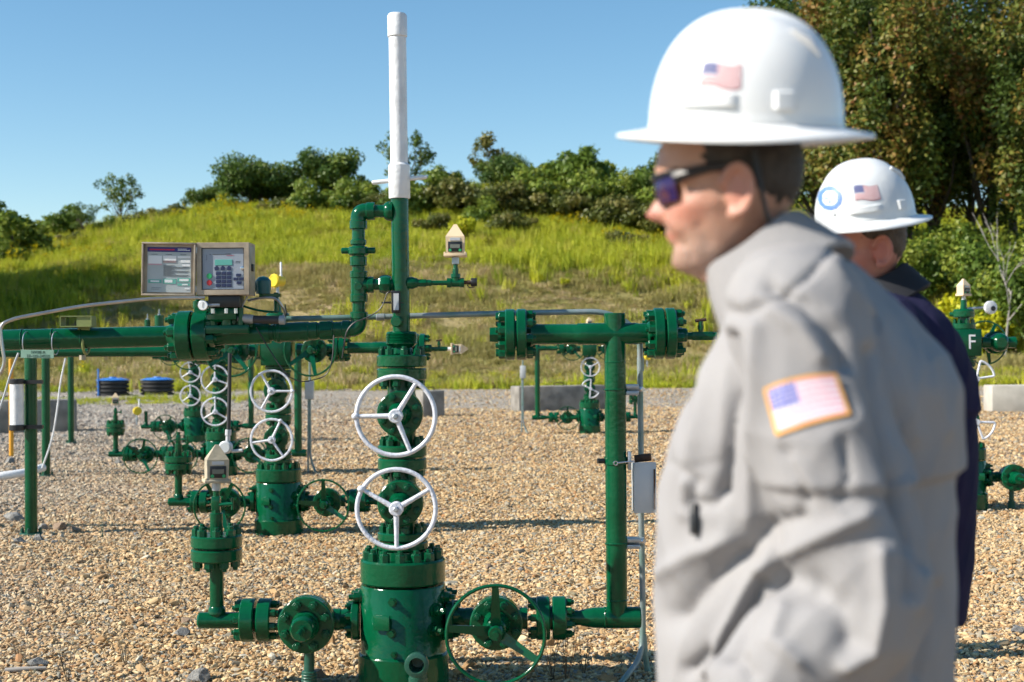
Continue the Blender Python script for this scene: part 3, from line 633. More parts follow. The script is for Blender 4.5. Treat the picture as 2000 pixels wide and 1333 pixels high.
# ------------------------------------------------------------------ wellheads
def gate_valve(root, c, flow, bon, L, lod, Rb=.095, neck=.058, wheel=None, stem=.33, name='gate_valve', spokes=None, body_r=.082, back=.10):
    """body along `flow`, bonnet along `bon`; wheel = None | 'white' | 'green' | 'bow' """
    c = Vector(c); fl = Vector(flow).normalized(); bo = Vector(bon).normalized(); sg = 28 if lod == 0 else 16
    m = MB(); m.lathe([(0, neck), (L * .2, neck * .98), (L * .33, neck * 1.12), (L * .67, neck * 1.12), (L * .8, neck * .98), (L, neck)], c - fl * L / 2, fl, sg)
    m.lathe([(-back, body_r * .55), (-back + .02, body_r * .85), (-back + .05, body_r), (.05, body_r), (.062, Rb * .96), (.066, Rb), (.092, Rb), (.096, Rb * .96)], c, bo, sg)
    body = m.build(name, GREEN, root)
    m = MB(); m.lathe([(.098, Rb * .97), (.102, Rb), (.124, Rb), (.128, Rb * .95)], c, bo, sg)
    m.lathe([(.127, Rb * .52), (.15, Rb * .5), (.165, Rb * .40), (.215, Rb * .36), (.222, Rb * .30)], c, bo, sg)
    if lod: m.hexnuts(c + bo * .128, bo, Rb * .76, 8, .016, .02, .5)
    bn = m.build('bonnet', GREEN, body)
    if lod == 0: nuts(body, c + bo * .128, bo, Rb * .77, 8, Rb * .17, .022, .5)
    m = MB(); m.cyl(c + bo * .2, c + bo * (stem + .012), .013, 10)
    if wheel is None: m.lathe([(.16, Rb * .46), (.225, Rb * .44), (.24, Rb * .36)], c, bo, sg); m.lathe([(.235, .02), (.268, .02)], c, bo, 6)
    m.build('stem', GREEN, body)
    o = c + bo * stem
    if wheel == 'white':
        m = MB(); R = .157; m.torus(o, bo, R, .0095, 56 if lod == 0 else 32, 10 if lod == 0 else 6); a, u, w = basis(bo)
        for t in spokes or (90, 210, 330):
            d = Vector((math.cos(math.radians(t)), 0, math.sin(math.radians(t)))) if abs(bo.y) > .9 else u * math.cos(math.radians(t)) + w * math.sin(math.radians(t))
            m.tube([o + d * .02 + bo * .006, o + d * .08 + bo * .004, o + d * R], [.0115, .0095, .0085], 8 if lod == 0 else 6)
        m.lathe([(-.02, .024), (-.016, .029), (.014, .029), (.02, .025)], o, bo, 16)
        t = math.radians((spokes or (180,))[0]); d = Vector((math.cos(t), 0, math.sin(t)))
        if abs(bo.y) > .9: m.ball(o + d * (R + .004) + bo * .004, .016, .014, .014, 10, 8)
        hw = m.build('handwheel', WHEELW, body, 50)
        m = MB(); m.lathe([(.018, .012), (.028, .012), (.030, .009), (.036, .008)], o, bo, 6); m.build('wheel_nut', STEEL, body)
    elif wheel == 'green':
        m = MB(); R = .195; m.torus(o, bo, R, .0075, 60 if lod == 0 else 36, 8 if lod == 0 else 6)
        for t in spokes or (172, -32, 90):
            t = math.radians(t); d = Vector((math.cos(t), 0, math.sin(t))); w = bo.cross(d).normalized(); pr = []
            for k in range(5):
                q = k / 4; hw_ = .022 - .009 * q; z = -.05 + .05 * q; pr.append((o + d * (.02 + (R - .02) * q) + bo * z, hw_))
            vs = []; fs = []
            for p, h_ in pr: vs += [p + w * h_ + bo * .003, p - w * h_ + bo * .003, p - w * h_ - bo * .003, p + w * h_ - bo * .003]
            for k in range(4):
                for j in range(4): fs.append((k * 4 + j, k * 4 + (j + 1) % 4, k * 4 + 4 + (j + 1) % 4, k * 4 + 4 + j))
            m._add(vs, fs)
        m.lathe([(-.10, .034), (-.07, .036), (-.02, .030), (-.012, .026)], o, bo, 20); m.lathe([(-.014, .012), (.0, .012)], o, bo, 6)
        m.build('handwheel', GREEN, body, 45)
    elif wheel == 'bow':
        m = MB(); R = .157; a0 = math.radians(spokes or 60)
        for off in (0, math.pi):
            pts = []; A = a0 + off; da = math.radians(34)
            P_ = lambda r, t: o + Vector((math.cos(t), 0, math.sin(t))) * r
            pts = [P_(.02, A - da)] + [P_(R, A - da + 2 * da * k / 8) for k in range(9)] + [P_(.02, A + da)]
            m.tube(bend(pts, .02, 3), .010, 8)
        m.lathe([(-.02, .026), (.02, .026)], o, bo, 14); m.build('handwheel', WHEELW, body, 50)
    return body

def flange_pair(root, c, ax, R, th, lod, gap=.006, n=8, nr=.018, nh=.026, blind=None, ends=(1, 1)):
    """two flanges bolted face to face at c, along ax"""
    c = Vector(c); a = Vector(ax).normalized(); sg = 36 if lod == 0 else 20
    for s in (-1, 1):
        f = MB().flange(c + a * s * gap / 2, a * s, R, th, sg)
        if lod: f.hexnuts(c + a * s * (gap / 2 + th), a * s, R * .78, n, nr, nh)
        else: f.hexnuts(c + a * s * (gap / 2 + th), a * s, R * .78, 1, .001, .001, stud=False)
        fo = f.build('flange', GREEN, root)
        if lod == 0: nuts(fo, c + a * s * (gap / 2 + th), a * s, R * .78, n, nr, nh, .25)
    m = MB().lathe([(-gap, R * .55), (gap, R * .55)], c, a, sg); m.build('ring_gasket', GREEN, root)

def pipe(root, p, q, r, name='pipe', lod=0, m=None, ch=0.): return MB().cyl(p, q, r, 24 if lod == 0 else 14, ch).build(name, m or GREEN, root)

def transmitter(loc, label, s=1., rz=0., up=(0, 0, 1), weathered=False, lod=0, disp=True, group='pyramid-topped pressure transmitters'):
    """pyramid-roofed pressure transmitter; origin at the foot of its neck"""
    r = empty('pressure_transmitter', loc, label, 'transmitter', group)
    r.rotation_euler = (Vector((0, 0, 1)).rotation_difference(Vector(up).normalized()) @ Matrix.Rotation(rz, 3, 'Z').to_quaternion()).to_euler(); r.scale = (s, s, s)
    M = BEIGEW if weathered else BEIGE
    MB().cyl((0, 0, 0), (0, 0, .032), .016, 14, .002).build('neck', STEEL if not lod else WHITE, r)
    MB().box((0, 0, .038), (.098, .088, .013), ch=.003).build('base_plate', M, r)
    w = .039; d = .036; h = .118; t = .172; v = [(-w, -d, .044), (w, -d, .044), (w, d, .044), (-w, d, .044), (-w * 1.04, -d, h), (w * 1.04, -d, h), (w * 1.04, d, h), (-w * 1.04, d, h), (-.006, -.004, t), (.006, -.004, t), (.006, .004, t), (-.006, .004, t)]
    f = [(0, 1, 5, 4), (1, 2, 6, 5), (2, 3, 7, 6), (3, 0, 4, 7), (4, 5, 9, 8), (5, 6, 10, 9), (6, 7, 11, 10), (7, 4, 8, 11), (8, 9, 10, 11), (3, 2, 1, 0)]
    MB()._add(v, f).build('housing', M, r, 0)
    if disp:
        dp = MB().box((0, -d - .002, .073), (.060, .005, .044), ch=.0015).build('display', BLACK, r)
        MB().box((0, -d - .0055, .075), (.042, .003, .016)).build('screen', mat('grey_lcd', (.16, .17, .14), .3), dp)
        for x in (-.021, .021): MB().lathe([(0, .0065), (.003, .0065)], (x, -d - .004, .058), (0, -1, 0), 10).build('button', KEYBTNG, dp)
        MB().box((0, -d - .001, .106), (.044, .003, .012)).build('name_plate', GREYBOX, r)
        for x in (-.044, .044):
            for y in (-.038, .038): MB().ball((x, y, .047), .005, seg=6, ring=4).build('screw', BEIGE, r)
    return r

def antenna_transmitter(loc, label, s=1., cap_dir=(-.5, -.85, 0), on_stand=.12):
    r = empty('radio_transmitter', loc, label, 'transmitter', 'yellow transmitters with a white antenna'); r.scale = (s, s, s)
    MB().cyl((0, 0, 0), (0, 0, on_stand), .011, 12).build('neck', STEEL, r)
    MB().lathe([(0, .018), (.03, .018)], (0, 0, on_stand * .35), (0, 0, 1), 6).build('hex_fitting', STEEL, r)
    z = on_stand + .04; d = Vector(cap_dir).normalized()
    h = MB().lathe([(-.055, .034), (-.045, .042), (.02, .042), (.024, .048)], (0, 0, z), d, 24).build('housing', YELLOW, r)
    m = MB(); m.lathe([(.024, .05), (.044, .05), (.05, .043), (.052, .04), (.049, .038)], (0, 0, z), d, 28)
    m.hexnuts(Vector((0, 0, z)) + d * .034, d, .049, 12, .006, .008, stud=False); m.build('cap', YELLOW, h)
    MB().lathe([(0, .011), (.02, .010), (.022, .008), (.105, .0085), (.112, .005)], (.024, .01, z + .03), (0, 0, 1), 12).build('antenna', WHITE, r)
    return r

def needle_valve(m, p, d, L=.11, handle=True):
    p = Vector(p); d = Vector(d).normalized(); m.lathe([(0, .02), (L * .25, .02)], p, d, 6); m.box(p + d * L * .5, (.03, .03, .05) if abs(d.z) > .9 else (L * .55, .032, .032)); m.lathe([(L * .75, .015), (L, .015)], p, d, 10)

def wellhead(root, lod, top='cross', mir=1, lw=None, lw2=None, rw='green', ws=((180, 58, -68), (150, 30, -90)), wheel='white', riser=True, flowline=None, gauge=True, wing=(0, -1, 0)):
    sg = 48 if lod == 0 else 24; X = lambda x: x * mir
    # casing head
    ch_ = MB().lathe([(0, .186), (.005, .19), (.142, .19), (.148, .186), (.15, .181), (.156, .1785), (.425, .1785), (.433, .174)], (0, 0, 0), (0, 0, 1), sg).build('casing_head', GREEN, root)
    MB().box((X(-.075), -.176, .30), (.075, .012, .062), Matrix.Rotation(math.radians(-23), 3, 'Z'), ch=.003).build('name_plate', GREEN, ch_)
    for x, z, r in ((-.03, .385, .017), (-.035, .258, .018), (-.025, .17, .013)):
        m = MB().lathe([(0, r * 1.15), (.012, r * 1.15)], (x, -.172, z), (0, -1, 0), 6); m.lathe([(.012, r * .7), (.03, r * .65)], (x, -.172, z), (0, -1, 0), 10); m.build('lockdown_screw', GREEN, ch_)
    for ang, z in ((192, .385), (-15, .385), (-38, .34), (-42, .26), (15, .385), (165, .385), (60, .385), (120, .385)):
        t = math.radians(ang); d = Vector((math.cos(t), math.sin(t), 0)); m = MB().lathe([(-.01, .03), (.012, .03)], d * .175 + Vector((0, 0, z)), d, 14); m.lathe([(.012, .022), (.035, .022), (.036, .012), (.055, .011)], d * .175 + Vector((0, 0, z)), d, 6); m.build('lockdown_screw', GREEN, ch_)
    th = MB().lathe([(0, .173), (.006, .178), (.092, .178), (.1, .172)], (0, 0, .441), (0, 0, 1), sg)
    th.lathe([(0, .105), (.034, .102)], (0, 0, .54), (0, 0, 1), sg)
    if lod: th.hexnuts((0, 0, .541), (0, 0, 1), .148, 14, .021, .034)
    th = th.build('tubing_head', GREEN, root)
    if lod == 0: nuts(th, (0, 0, .541), (0, 0, 1), .149, 14, .0215, .034)
    MB().lathe([(0, .11), (.02, .11)], (0, 0, .429), (0, 0, 1), sg).build('ring_gasket', GREEN, root)
    # stack
    flange_pair(root, (0, 0, .615), (0, 0, 1), .106, .034, lod)
    gate_valve(root, (0, 0, .782), (0, 0, 1), (0, -1, 0), .27, lod, wheel=wheel if isinstance(wheel, str) else wheel[1], spokes=ws[1], stem=.32)
    flange_pair(root, (0, 0, .964), (0, 0, 1), .103, .049, lod)
    gate_valve(root, (0, 0, 1.152), (0, 0, 1), (0, -1, 0), .278, lod, wheel=wheel if isinstance(wheel, str) else wheel[0], spokes=ws[0], stem=.32)
    # side outlets
    zs = .283; lx = .393
    for s in (-1, 1):
        m = MB().flange((X(s * .18), 0, zs), (X(s), 0, 0), .086, .034, 28 if lod == 0 else 16)
        m.hexnuts((X(s * .214), 0, zs), (X(s), 0, 0), .066, 8, .014, .02, .5); m.lathe([(0, .06), (.03, .045), (.08, .04), (.14, .045)], (X(s * .212), 0, zs), (X(s), 0, 0), 20); m.build('outlet_flange', GREEN, root)
    gate_valve(root, (X(lx), 0, zs), (1, 0, 0), (0, -1, 0), .26, lod, .11, .046, rw, .35, body_r=.09, spokes=None if mir > 0 else (8, 212, 90))
    gate_valve(root, (X(-lx), 0, zs), (1, 0, 0), (0, -1, 0), .26, lod, .117, .046, lw, .35, body_r=.095, spokes=(60, 120, 285))
    m = MB(); m.cyl((X(-lx), -.03, zs - .08), (X(-lx), -.03, .07), .022, 14); m.cyl((X(-lx), -.03, .075), (X(-lx), -.03, -.02), .032, 14, .004)
    for k in range(4): m.torus((X(-lx), -.03, .06 - .012 * k), (0, 0, 1), .0315, .003, 16, 5)
    m.build('drain_stub', GREEN_OLD, root)
    xl = -.615
    flange_pair(root, (X(-.615), 0, zs), (1, 0, 0), .091, .058, lod, .012, 8, .016, .024)
    if lw2:
        gate_valve(root, (X(-.85), 0, zs), (1, 0, 0), (0, -1, 0), .34, lod, .10, .044, lw2, .35, spokes=(75, 140, 300)); flange_pair(root, (X(-1.06), 0, zs), (1, 0, 0), .088, .045, lod); xl = -1.06
    xr = xl - .17; xe = xl - .25
    pipe(root, (X(xl - .06), 0, zs), (X(xe), 0, zs), .034, 'pipe', lod, ch=.008)
    m = MB().cyl((X(xr), 0, zs + .01), (X(xr), 0, .53), .0295, 20); m.lathe([(.03, .038), (.05, .036), (.06, .03)], (X(xr), 0, zs), (0, 0, 1), 20); m.build('gauge_riser', GREEN, root)
    if gauge:
        flange_pair(root, (X(xr), 0, .59), (0, 0, 1), .107, .05, lod, .007, 8, .02, .028)
        m = MB(); m.cyl((X(xr), 0, .64), (X(xr), 0, .735), .027, 20, .003); m.lathe([(0, .021), (.02, .021)], (X(xr), 0, .73), (0, 0, 1), 6); m.box((X(xr), 0, .775), (.034, .034, .06), ch=.003); m.lathe([(0, .014), (.03, .014)], (X(xr), 0, .80), (0, 0, 1), 12)
        m.cyl((X(xr) + .015, -.01, .77), (X(xr) + .075, -.02, .775), .008, 8); m.cyl((X(xr) + .072, -.02, .75), (X(xr) + .072, -.02, .80), .006, 8); m.build('needle_valve', GREEN, root)
    # right: flange, reducer, tee and riser
    flange_pair(root, (X(.622), 0, zs), (1, 0, 0), .091, .058, lod, .01, 8, .016, .024)
    if riser:
        m = MB().lathe([(.68, .05), (.70, .032), (.745, .031), (.752, .034), (.80, .0425), (.845, .0435), (.85, .045), (.995, .045), (1.0, .041)], (0, 0, zs), (X(1), 0, 0), 24 if lod == 0 else 14)
        m.torus((X(.848), 0, zs), (1, 0, 0), .043, .004, 24, 6); m.build('outlet_tee', GREEN, root)
        m = MB().lathe([(zs, .044), (zs + .05, .0445), (1.40, .045), (1.561, .0455), (1.565, .043)], (X(.9), 0, 0), (0, 0, 1), 28 if lod == 0 else 16)
        for z in (zs + .075, 1.358): m.torus((X(.9), 0, z), (0, 0, 1), .0435, .0035, 24, 6)
        m.build('riser', GREEN, root)
        zr = 1.478; m = MB().lathe([(.545, .052), (.56, .0435), (.74, .0425), (.745, .0455), (.79, .046), (.86, .046), (.99, .046), (1.0, .0435), (1.035, .043), (1.045, .052)], (0, 0, zr), (X(1), 0, 0), 28 if lod == 0 else 16); m.build('cross_pipe', GREEN, root)
        flange_pair(root, (X(.482), 0, zr), (1, 0, 0), .108, .042, lod, .006, 8, .019, .028); flange_pair(root, (X(1.108), 0, zr), (1, 0, 0), .108, .043, lod, .006, 8, .019, .028)
        m = MB().lathe([(1.145, .03), (1.20, .03), (1.205, .026)], (0, 0, zr - .008), (X(1), 0, 0), 16); m.lathe([(1.2, .016), (1.33, .016)], (0, 0, zr - .012), (X(1), 0, 0), 12); m.box((X(1.27), 0, zr - .012), (.09, .03, .036), ch=.003)
        m.cyl((X(1.262), 0, zr), (X(1.262), 0, zr + .05), .010, 10); m.lathe([(0, .014), (.018, .014)], (X(1.262), 0, zr + .015), (0, 0, 1), 6); nv = m.build('needle_valve', GREEN, root)
        MB().cyl((X(1.24), -.004, zr + .052), (X(1.285), .004, zr + .058), .0075, 10).build('bar_handle', RUST, nv)
        if top != 'cross':
            m = MB().lathe([(.405, .05), (.42, .05)], (0, 0, zr), (X(1), 0, 0), 20); m.lathe([(.372, .034), (.408, .036)], (0, 0, zr), (X(1), 0, 0), 6); m.build('plug', GREEN, root)
    if top == 'cross':
        flange_pair(root, (0, 0, 1.313), (0, 0, 1), .104, .024, lod)
        MB().box((0, 0, 1.463), (.235, .235, .235), ch=.005).build('flow_cross', GREEN, root)
        for s in (-1, 1): gate_valve(root, (s * .30, 0, 1.463), (1, 0, 0), wing, .30, lod, .10, .05, 'green', .35, 'wing_valve', spokes=(90, 215, -50) if s < 0 else (215, -78, 60))
        if riser: pass
        m = MB().flange((0, 0, 1.582), (0, 0, 1), .10, .05, 20); m.hexnuts((0, 0, 1.632), (0, 0, 1), .08, 8, .016, .03); m.lathe([(0, .052), (.05, .05), (.055, .088), (.06, .092), (.11, .092), (.125, .08), (.128, .03), (.15, .028), (.21, .026)], (0, 0, 1.632), (0, 0, 1), 20)
        for k in range(3): t = 2.1 * k + .5; d = Vector((math.cos(t), math.sin(t), 0)); m.lathe([(0, .02), (.12, .02)], (0, 0, 1.715), d, 10)
        m.build('tree_cap', GREEN, root)
        if flowline:
            flange_pair(root, (X(-.50), 0, 1.463), (1, 0, 0), .107, .045, lod)
    return root

def world_of(root, x, y, z): return root.matrix_basis @ Vector((x, y, z)) if False else Vector(root.location) + Matrix.Rotation(root.rotation_euler.z, 3, 'Z') @ Vector((x, y, z))
G_ = 'green wellheads standing on the gravel pad'
P1 = Vector(W(787, 1100, 6.0)); P1.z = 0
wh1 = empty('wellhead', P1, 'nearest green wellhead with two white handwheels and a tall white vent pipe', 'wellhead', G_)
wellhead(wh1, 0, 'vent', 1, None, None, 'green')
# top of the nearest one: flange, threaded collar, pipe and white vent
flange_pair(wh1, (0, 0, 1.342), (0, 0, 1), .105, .05, 0)
tl = lambda z: (-(z - 1.4) * .007, 0, z)         # the vent leans a little
m = MB().lathe([(1.39, .066), (1.40, .05), (1.425, .045), (1.44, .062), (1.443, .067)] + [(1.445 + .0065 * k + e, .067 - (.004 if e else 0)) for k in range(7) for e in (0, .0033)] + [(1.493, .06), (1.495, .04)], (0, 0, 0), (0, 0, 1), 36); m.build('threaded_collar', GREEN, wh1)
MB().cyl(tl(1.44), tl(2.08), .037, 32).build('riser', GREEN, wh1)
m = MB(); m.lathe([(0, .014), (.008, .023), (.045, .024), (.05, .020)], Vector(tl(1.535)) + Vector((-.008, -.03, 0)), (-.15, -1, 0), 20); m.build('plug', GREEN, wh1)
vp = MB().lathe([(0, .043), (.004, .0455), (.14, .0455), (.147, .040), (.15, .037)], tl(2.055), Vector(tl(2.7)) - Vector(tl(2.055)), 32).build('vent_coupling', WHITE, wh1)
m = MB(); c = Vector(tl(2.135)); m.tube([c + Vector((-.116, -.0, -.012)), c + Vector((-.11, 0, -.011)), c + Vector((.11, 0, .011)), c + Vector((.117, 0, .012))], [.006, .0092, .0092, .006], 14); m.build('cross_bar', WHITE, vp)
MB().cyl(tl(2.19), tl(2.75), .037, 32).build('vent_pipe', WHITE, wh1)
MB().lathe([(0, .039), (.003, .0415), (.09, .0415), (.099, .036)], tl(2.738), Vector(tl(2.7)) - Vector(tl(2.055)), 32).build('vent_cap', WHITE, wh1)
# branch to the right with its tee
zb = 1.698; x0 = tl(zb)[0]; m = MB(); m.lathe([(.028, .026), (.05, .026), (.062, .022), (.072, .0185)], (x0, -.004, zb), (1, 0, 0), 20); m.lathe([(.072, .016), (.082, .016)], (x0, -.004, zb), (1, 0, 0), 12)
m.lathe([(.080, .018), (.108, .018)], (x0, -.004, zb), (1, 0, 0), 6); m.lathe([(.107, .0135), (.13, .0135), (.131, .010), (.205, .010)], (x0, -.004, zb), (1, 0, 0), 12); m.build('branch_pipe', GREEN, wh1)
m = MB(); xt = x0 + .232; m.lathe([(-.036, .020), (-.02, .0205), (-.018, .018), (.018, .018), (.02, .0205), (.036, .020)], (xt, -.004, zb), (1, 0, 0), 18); m.lathe([(0, .017), (.02, .0175), (.022, .0205), (.038, .02)], (xt, -.004, zb), (0, 0, 1), 18); m.lathe([(.036, .0145), (.06, .0145), (.062, .011), (.08, .011)], (xt, -.004, zb), (0, 0, 1), 6); m.build('branch_tee', GREEN, wh1)
bt = MB().lathe([(.036, .008), (.05, .008), (.05, .010), (.065, .009)], (xt, -.004, zb), (1, 0, .02), 12).build('bleed_fitting', RUST, wh1)
m = MB().lathe([(.064, .016), (.067, .0175), (.088, .0175), (.09, .016)], (xt, -.004, zb), (1, 0, .02), 16); m.tube(bend([(xt + .05, -.004, zb - .008), (xt + .055, -.006, zb - .022), (xt + .08, -.006, zb - .018)], .01), .0022, 6); m.build('dust_cap', BLACK, wh1)
transmitter(P1 + Vector((xt, -.004, zb + .078)), 'cream pyramid transmitter with display, on the branch right of the vent pipe', .98)
transmitter(P1 + Vector((-.785, 0, .828)), 'weathered cream pyramid transmitter left of the nearest wellhead, low above the gravel', 1.13, .35, (.02, 0, 1), True)
# open elbow in front of the casing head
eb = P1 + Vector((.085, -.36, 0)); m = MB(); m.cyl((0, 0, -.05), (0, 0, .13), .029, 20); m.lathe([(.07, .031), (.085, .038), (.12, .038)], (0, 0, 0), (0, 0, 1), 24); m.tube(bend([(0, 0, .10), (0, 0, .185), (0, -.09, .185)], .05, 8), .035, 22, cap=False); m.lathe([(.035, .036), (.05, .046), (.088, .048), (.09, .045), (.091, .03), (.06, .027), (.02, .022), (.018, .0)], (0, 0, .185), (0, -1, 0), 28, cap=(0, 0))
ob = m.build('standpipe_elbow', GREEN_OLD, None, 40, eb); tag(ob, 'open green elbow on a standpipe in front of the nearest casing head', 'pipe elbow')

# the row behind and the row at right
def well(px, py, Y, lab, sink=0., **kw):
    p = W(px, py, Y); p.z = -sink; r = empty('wellhead', p, lab, 'wellhead', G_); wellhead(r, 1, **kw); return r
wh2 = well(545, 1040, 11.15, 'green wellhead behind the nearest one, second in the row, with white handwheels', .03, lw='green', ws=((0, 120, 240), (65, 188, -55)))
wh3 = well(432, 920, 16.6, 'third green wellhead in the left row, with two green wheels on its left side', .03, lw='green', lw2='green', ws=((90, 225, -20), (90, 210, -30)))
wh4 = well(381, 860, 22.8, 'farthest green wellhead in the left row, near the blue-lidded tanks', .02, lw='green', ws=((100, 210, -30), (90, 215, -30)), gauge=False)
wh5 = well(1152, 842, 24.6, 'small distant green wellhead behind the cross pipe and riser', 0., mir=-1, lw=None, ws=((150, 30, -90), 120), rw='green', wheel=('white', 'bow'))
whF = well(1886, 985, 12.5, 'green wellhead with the letter F on its block, behind the two men', 0., mir=-1, wheel='bow', ws=(42, 42 - 78), lw=None, rw='green', wing=(0, 1, 0))
tx = bpy.data.curves.new('letter', 'FONT'); tx.body = 'F'; tx.size = .165; tx.extrude = .0006; tx.align_x = 'CENTER'; tx.align_y = 'CENTER'; tx.materials.append(WHITE)
o = bpy.data.objects.new('painted_letter', tx); COL.objects.link(o); o.parent = whF; o.location = (.03, -.1195, 1.463); o.rotation_euler = (math.pi / 2, 0, 0); o.scale = (.95, 1.1, 1)
transmitter(world_of(wh3, -1.23, 0, .825), 'small cream pyramid transmitter on the third wellhead, far left', 1.0, .3, lod=1)
transmitter(world_of(whF, 0, 0, 1.84), 'cream pyramid transmitter on top of the lettered wellhead', 1.08, .5, lod=1)
transmitter(world_of(wh5, 0, 0, 1.835), 'tiny distant pyramid transmitter above the horizontal conduit', 1., .3, lod=1)
transmitter(world_of(wh2, 1.325, 0, 1.465), 'cream transmitter mounted sideways, its point to the right, beside the vent pipe foot', .95, 0, (1, 0, 0), lod=1)
antenna_transmitter(world_of(wh2, .0, 0, 1.84), 'yellow round transmitter with white antenna right of the control box', 1.05)
antenna_transmitter(world_of(wh4, -.93, 0, .32), 'small far yellow transmitter low on the farthest left wellhead', 1.35, (.4, -.9, 0))
antenna_transmitter(world_of(wh5, 1.0, 0, 1.15), 'tiny yellow transmitter right of the riser clamp, in the distance', 1., (0.2, -1, 0))
m = MB().cyl((.0, 0, 0), (.14, .0, .01), .012, 12); r = empty('pressure_gauge', world_of(whF, .03, 0, 1.76), 'white round gauge on an arm beside the lettered wellhead top', 'gauge'); m.build('arm', STEEL, r)
gd = MB().lathe([(0, .05), (.004, .058), (.03, .058), (.034, .05)], (.19, -.02, .01), (0.2, -1, 0), 24).build('dial', WHITE, r); MB().lathe([(.034, .022), (.037, .022)], (.205, -.02, .0), (.2, -1, 0), 16).build('hub_cap', BLACK, gd)
# flow lines running left from the wells behind, each on a post
def flow_line(root, x1, lab, lab2, postx, Yp):
    p = world_of(root, -.545, 0, 1.463); r = empty('flow_line', (p.x, p.y, p.z), lab, 'pipe', 'flow lines running left from the wellheads')
    for c in (-.5,): pass
    flange_pair(r, (-.05, 0, 0), (1, 0, 0), .107, .044, 1); MB().cyl((-.09, 0, 0), (x1 - p.x, .02, .01), .043, 18).build('pipe', GREEN, r)
    ps = W(postx, 900, Yp); o = MB().cyl((0, 0, -.1), (0, 0, 1.40), .048, 20).build('pipe', GREEN, None, 40); o.name = 'post'
    q = empty('support_post', (ps.x, p.y, 0), lab2, 'post', 'green posts carrying the flow lines'); o.parent = q
    m = MB().flange((0, 0, .0), (0, 0, 1), .09, .02, 20); m.hexnuts((0, 0, .02), (0, 0, 1), .07, 4, .015, .03); m.build('base_plate', GREEN_OLD, q)
    MB().torus((0, 0, 1.43), (1, 0, 0), .047, .007, 20, 6).build('pipe_clamp', GREEN, q)
    return r
flow_line(wh2, -6.2, 'green pipe of the second wellhead, just below the big near pipe', 'thick green post nearest the left edge, rocks at its foot', 60.5, 11.15)
flow_line(wh3, -9., 'green pipe of the third wellhead running left', 'second green post from the left, standing on a bolted plate', 90, 16.6)
flow_line(wh4, -12., 'green pipe of the farthest left wellhead', 'slim green post in front of the concrete block end, left of the blue-lidded tanks', 139, 22.8)
# ------------------------------------------------------------------ near flow line: loop beside the vent, meter run, pipe to the left
YL = 6.0
fl = empty('flow_line', W(700, 640, YL), 'nearest green flow line: loop beside the vent, big bolted flange and pipe running off left', 'pipe', 'flow lines running left from the wellheads')
fo = Vector(fl.location); q = lambda px, py, Y=YL: W(px, py, Y) - fo
def rib(m, c, ax, r, L, ch=.003, seg=24): c = Vector(c); a = Vector(ax).normalized(); m.lathe([(-L / 2, r - ch), (-L / 2 + ch, r), (L / 2 - ch, r), (L / 2, r - ch)], c, a, seg)
a = q(772, 413); e1 = q(699, 413); d1 = q(701, 640); zL = q(560, 651)
# top arm + elbow
m = MB(); m.cyl(q(757, 413), q(715, 413), .0265, 24); m.lathe([(0, .040), (.012, .041), (.02, .041), (.032, .034), (.036, .030)], q(767, 413), (-1, 0, 0), 24); m.build('top_pipe', GREEN, fl)
m = MB(); m.tube(bend([q(728, 413), q(700, 413), q(700, 442)], .055, 8), .033, 24); rib(m, q(724, 413), (1, 0, 0), .0375, .036); rib(m, q(700, 440), (0, 0, 1), .0375, .036); m.build('elbow', GREEN, fl)
MB().cyl(q(700, 440), q(701, 640), .0275, 24).build('down_pipe', GREEN, fl)
m = MB(); rib(m, q(700, 474), (0, 0, 1), .034, .022); rib(m, q(700, 491), (0, 0, 1), .043, .036, .006); rib(m, q(700, 511), (0, 0, 1), .036, .04)
for s in (-1, 1): m.cyl(q(700, 490) + Vector((s * .03, 0, 0)), q(700, 490) + Vector((s * .072, -.004 * s, 0)), .013, 12, .003)
m.build('hammer_union', GREEN, fl)
m = MB(); rib(m, q(700.5, 537), (0, 0, 1), .0375, .03); rib(m, q(701, 583), (0, 0, 1), .0375, .034); m.cyl(q(700.5, 537), q(701, 583), .0345, 24); m.cyl(q(701, 557), q(728, 557), .030, 24); rib(m, q(724, 557), (1, 0, 0), .0345, .028)
m.lathe([(0, .018), (.004, .016)], q(701, 560) + Vector((0, -.034, 0)), (0, -1, 0), 16); m.build('tee', GREEN, fl)
m = MB(); m.cyl(q(728, 556), q(768, 556), .024, 20); m.lathe([(0, .032), (.008, .037), (.03, .040), (.045, .036), (.052, .028)], q(741, 556), (1, 0, 0), 8); m.build('union_nut', GREEN, fl)
m = MB(); m.tube(bend([q(701, 612), q(701, 642), q(668, 644)], .06, 8), .034, 24); rib(m, q(701, 617), (0, 0, 1), .038, .03); rib(m, q(676, 644), (1, 0, .0), .038, .034); m.build('elbow', GREEN, fl)
m = MB(); m.cyl(q(672, 644), q(520, 651), .034, 24); dx = q(520, 651) - q(672, 644)
m.build('meter_pipe', GREEN, fl)
m = MB(); rib(m, q(638, 646), dx, .0435, .05, .004, 6); rib(m, q(638, 646), dx, .040, .06, .003); rib(m, q(612, 647), dx, .038, .04); m.build('union_nut', GREEN, fl)
m = MB(); rib(m, q(570, 649), dx, .041, .15, .004); rib(m, q(545, 650), dx, .045, .02, .003); m.build('sleeve', GREEN, fl)
MB().cyl(q(528, 651), q(412, 655), .0445, 28).build('pipe', GREEN, fl)
m = MB(); m.lathe([(0, .044), (.02, .046), (.032, .066), (.035, .07)], q(430, 655), q(412, 655) - q(430, 655), 28); m.build('weld_neck', GREEN, fl)
ax = q(412, 655) - q(345, 657); cF = q(380, 656.5)
flange_pair(fl, cF, ax, .1065, .062, 0, .008, 8, .02, .032)
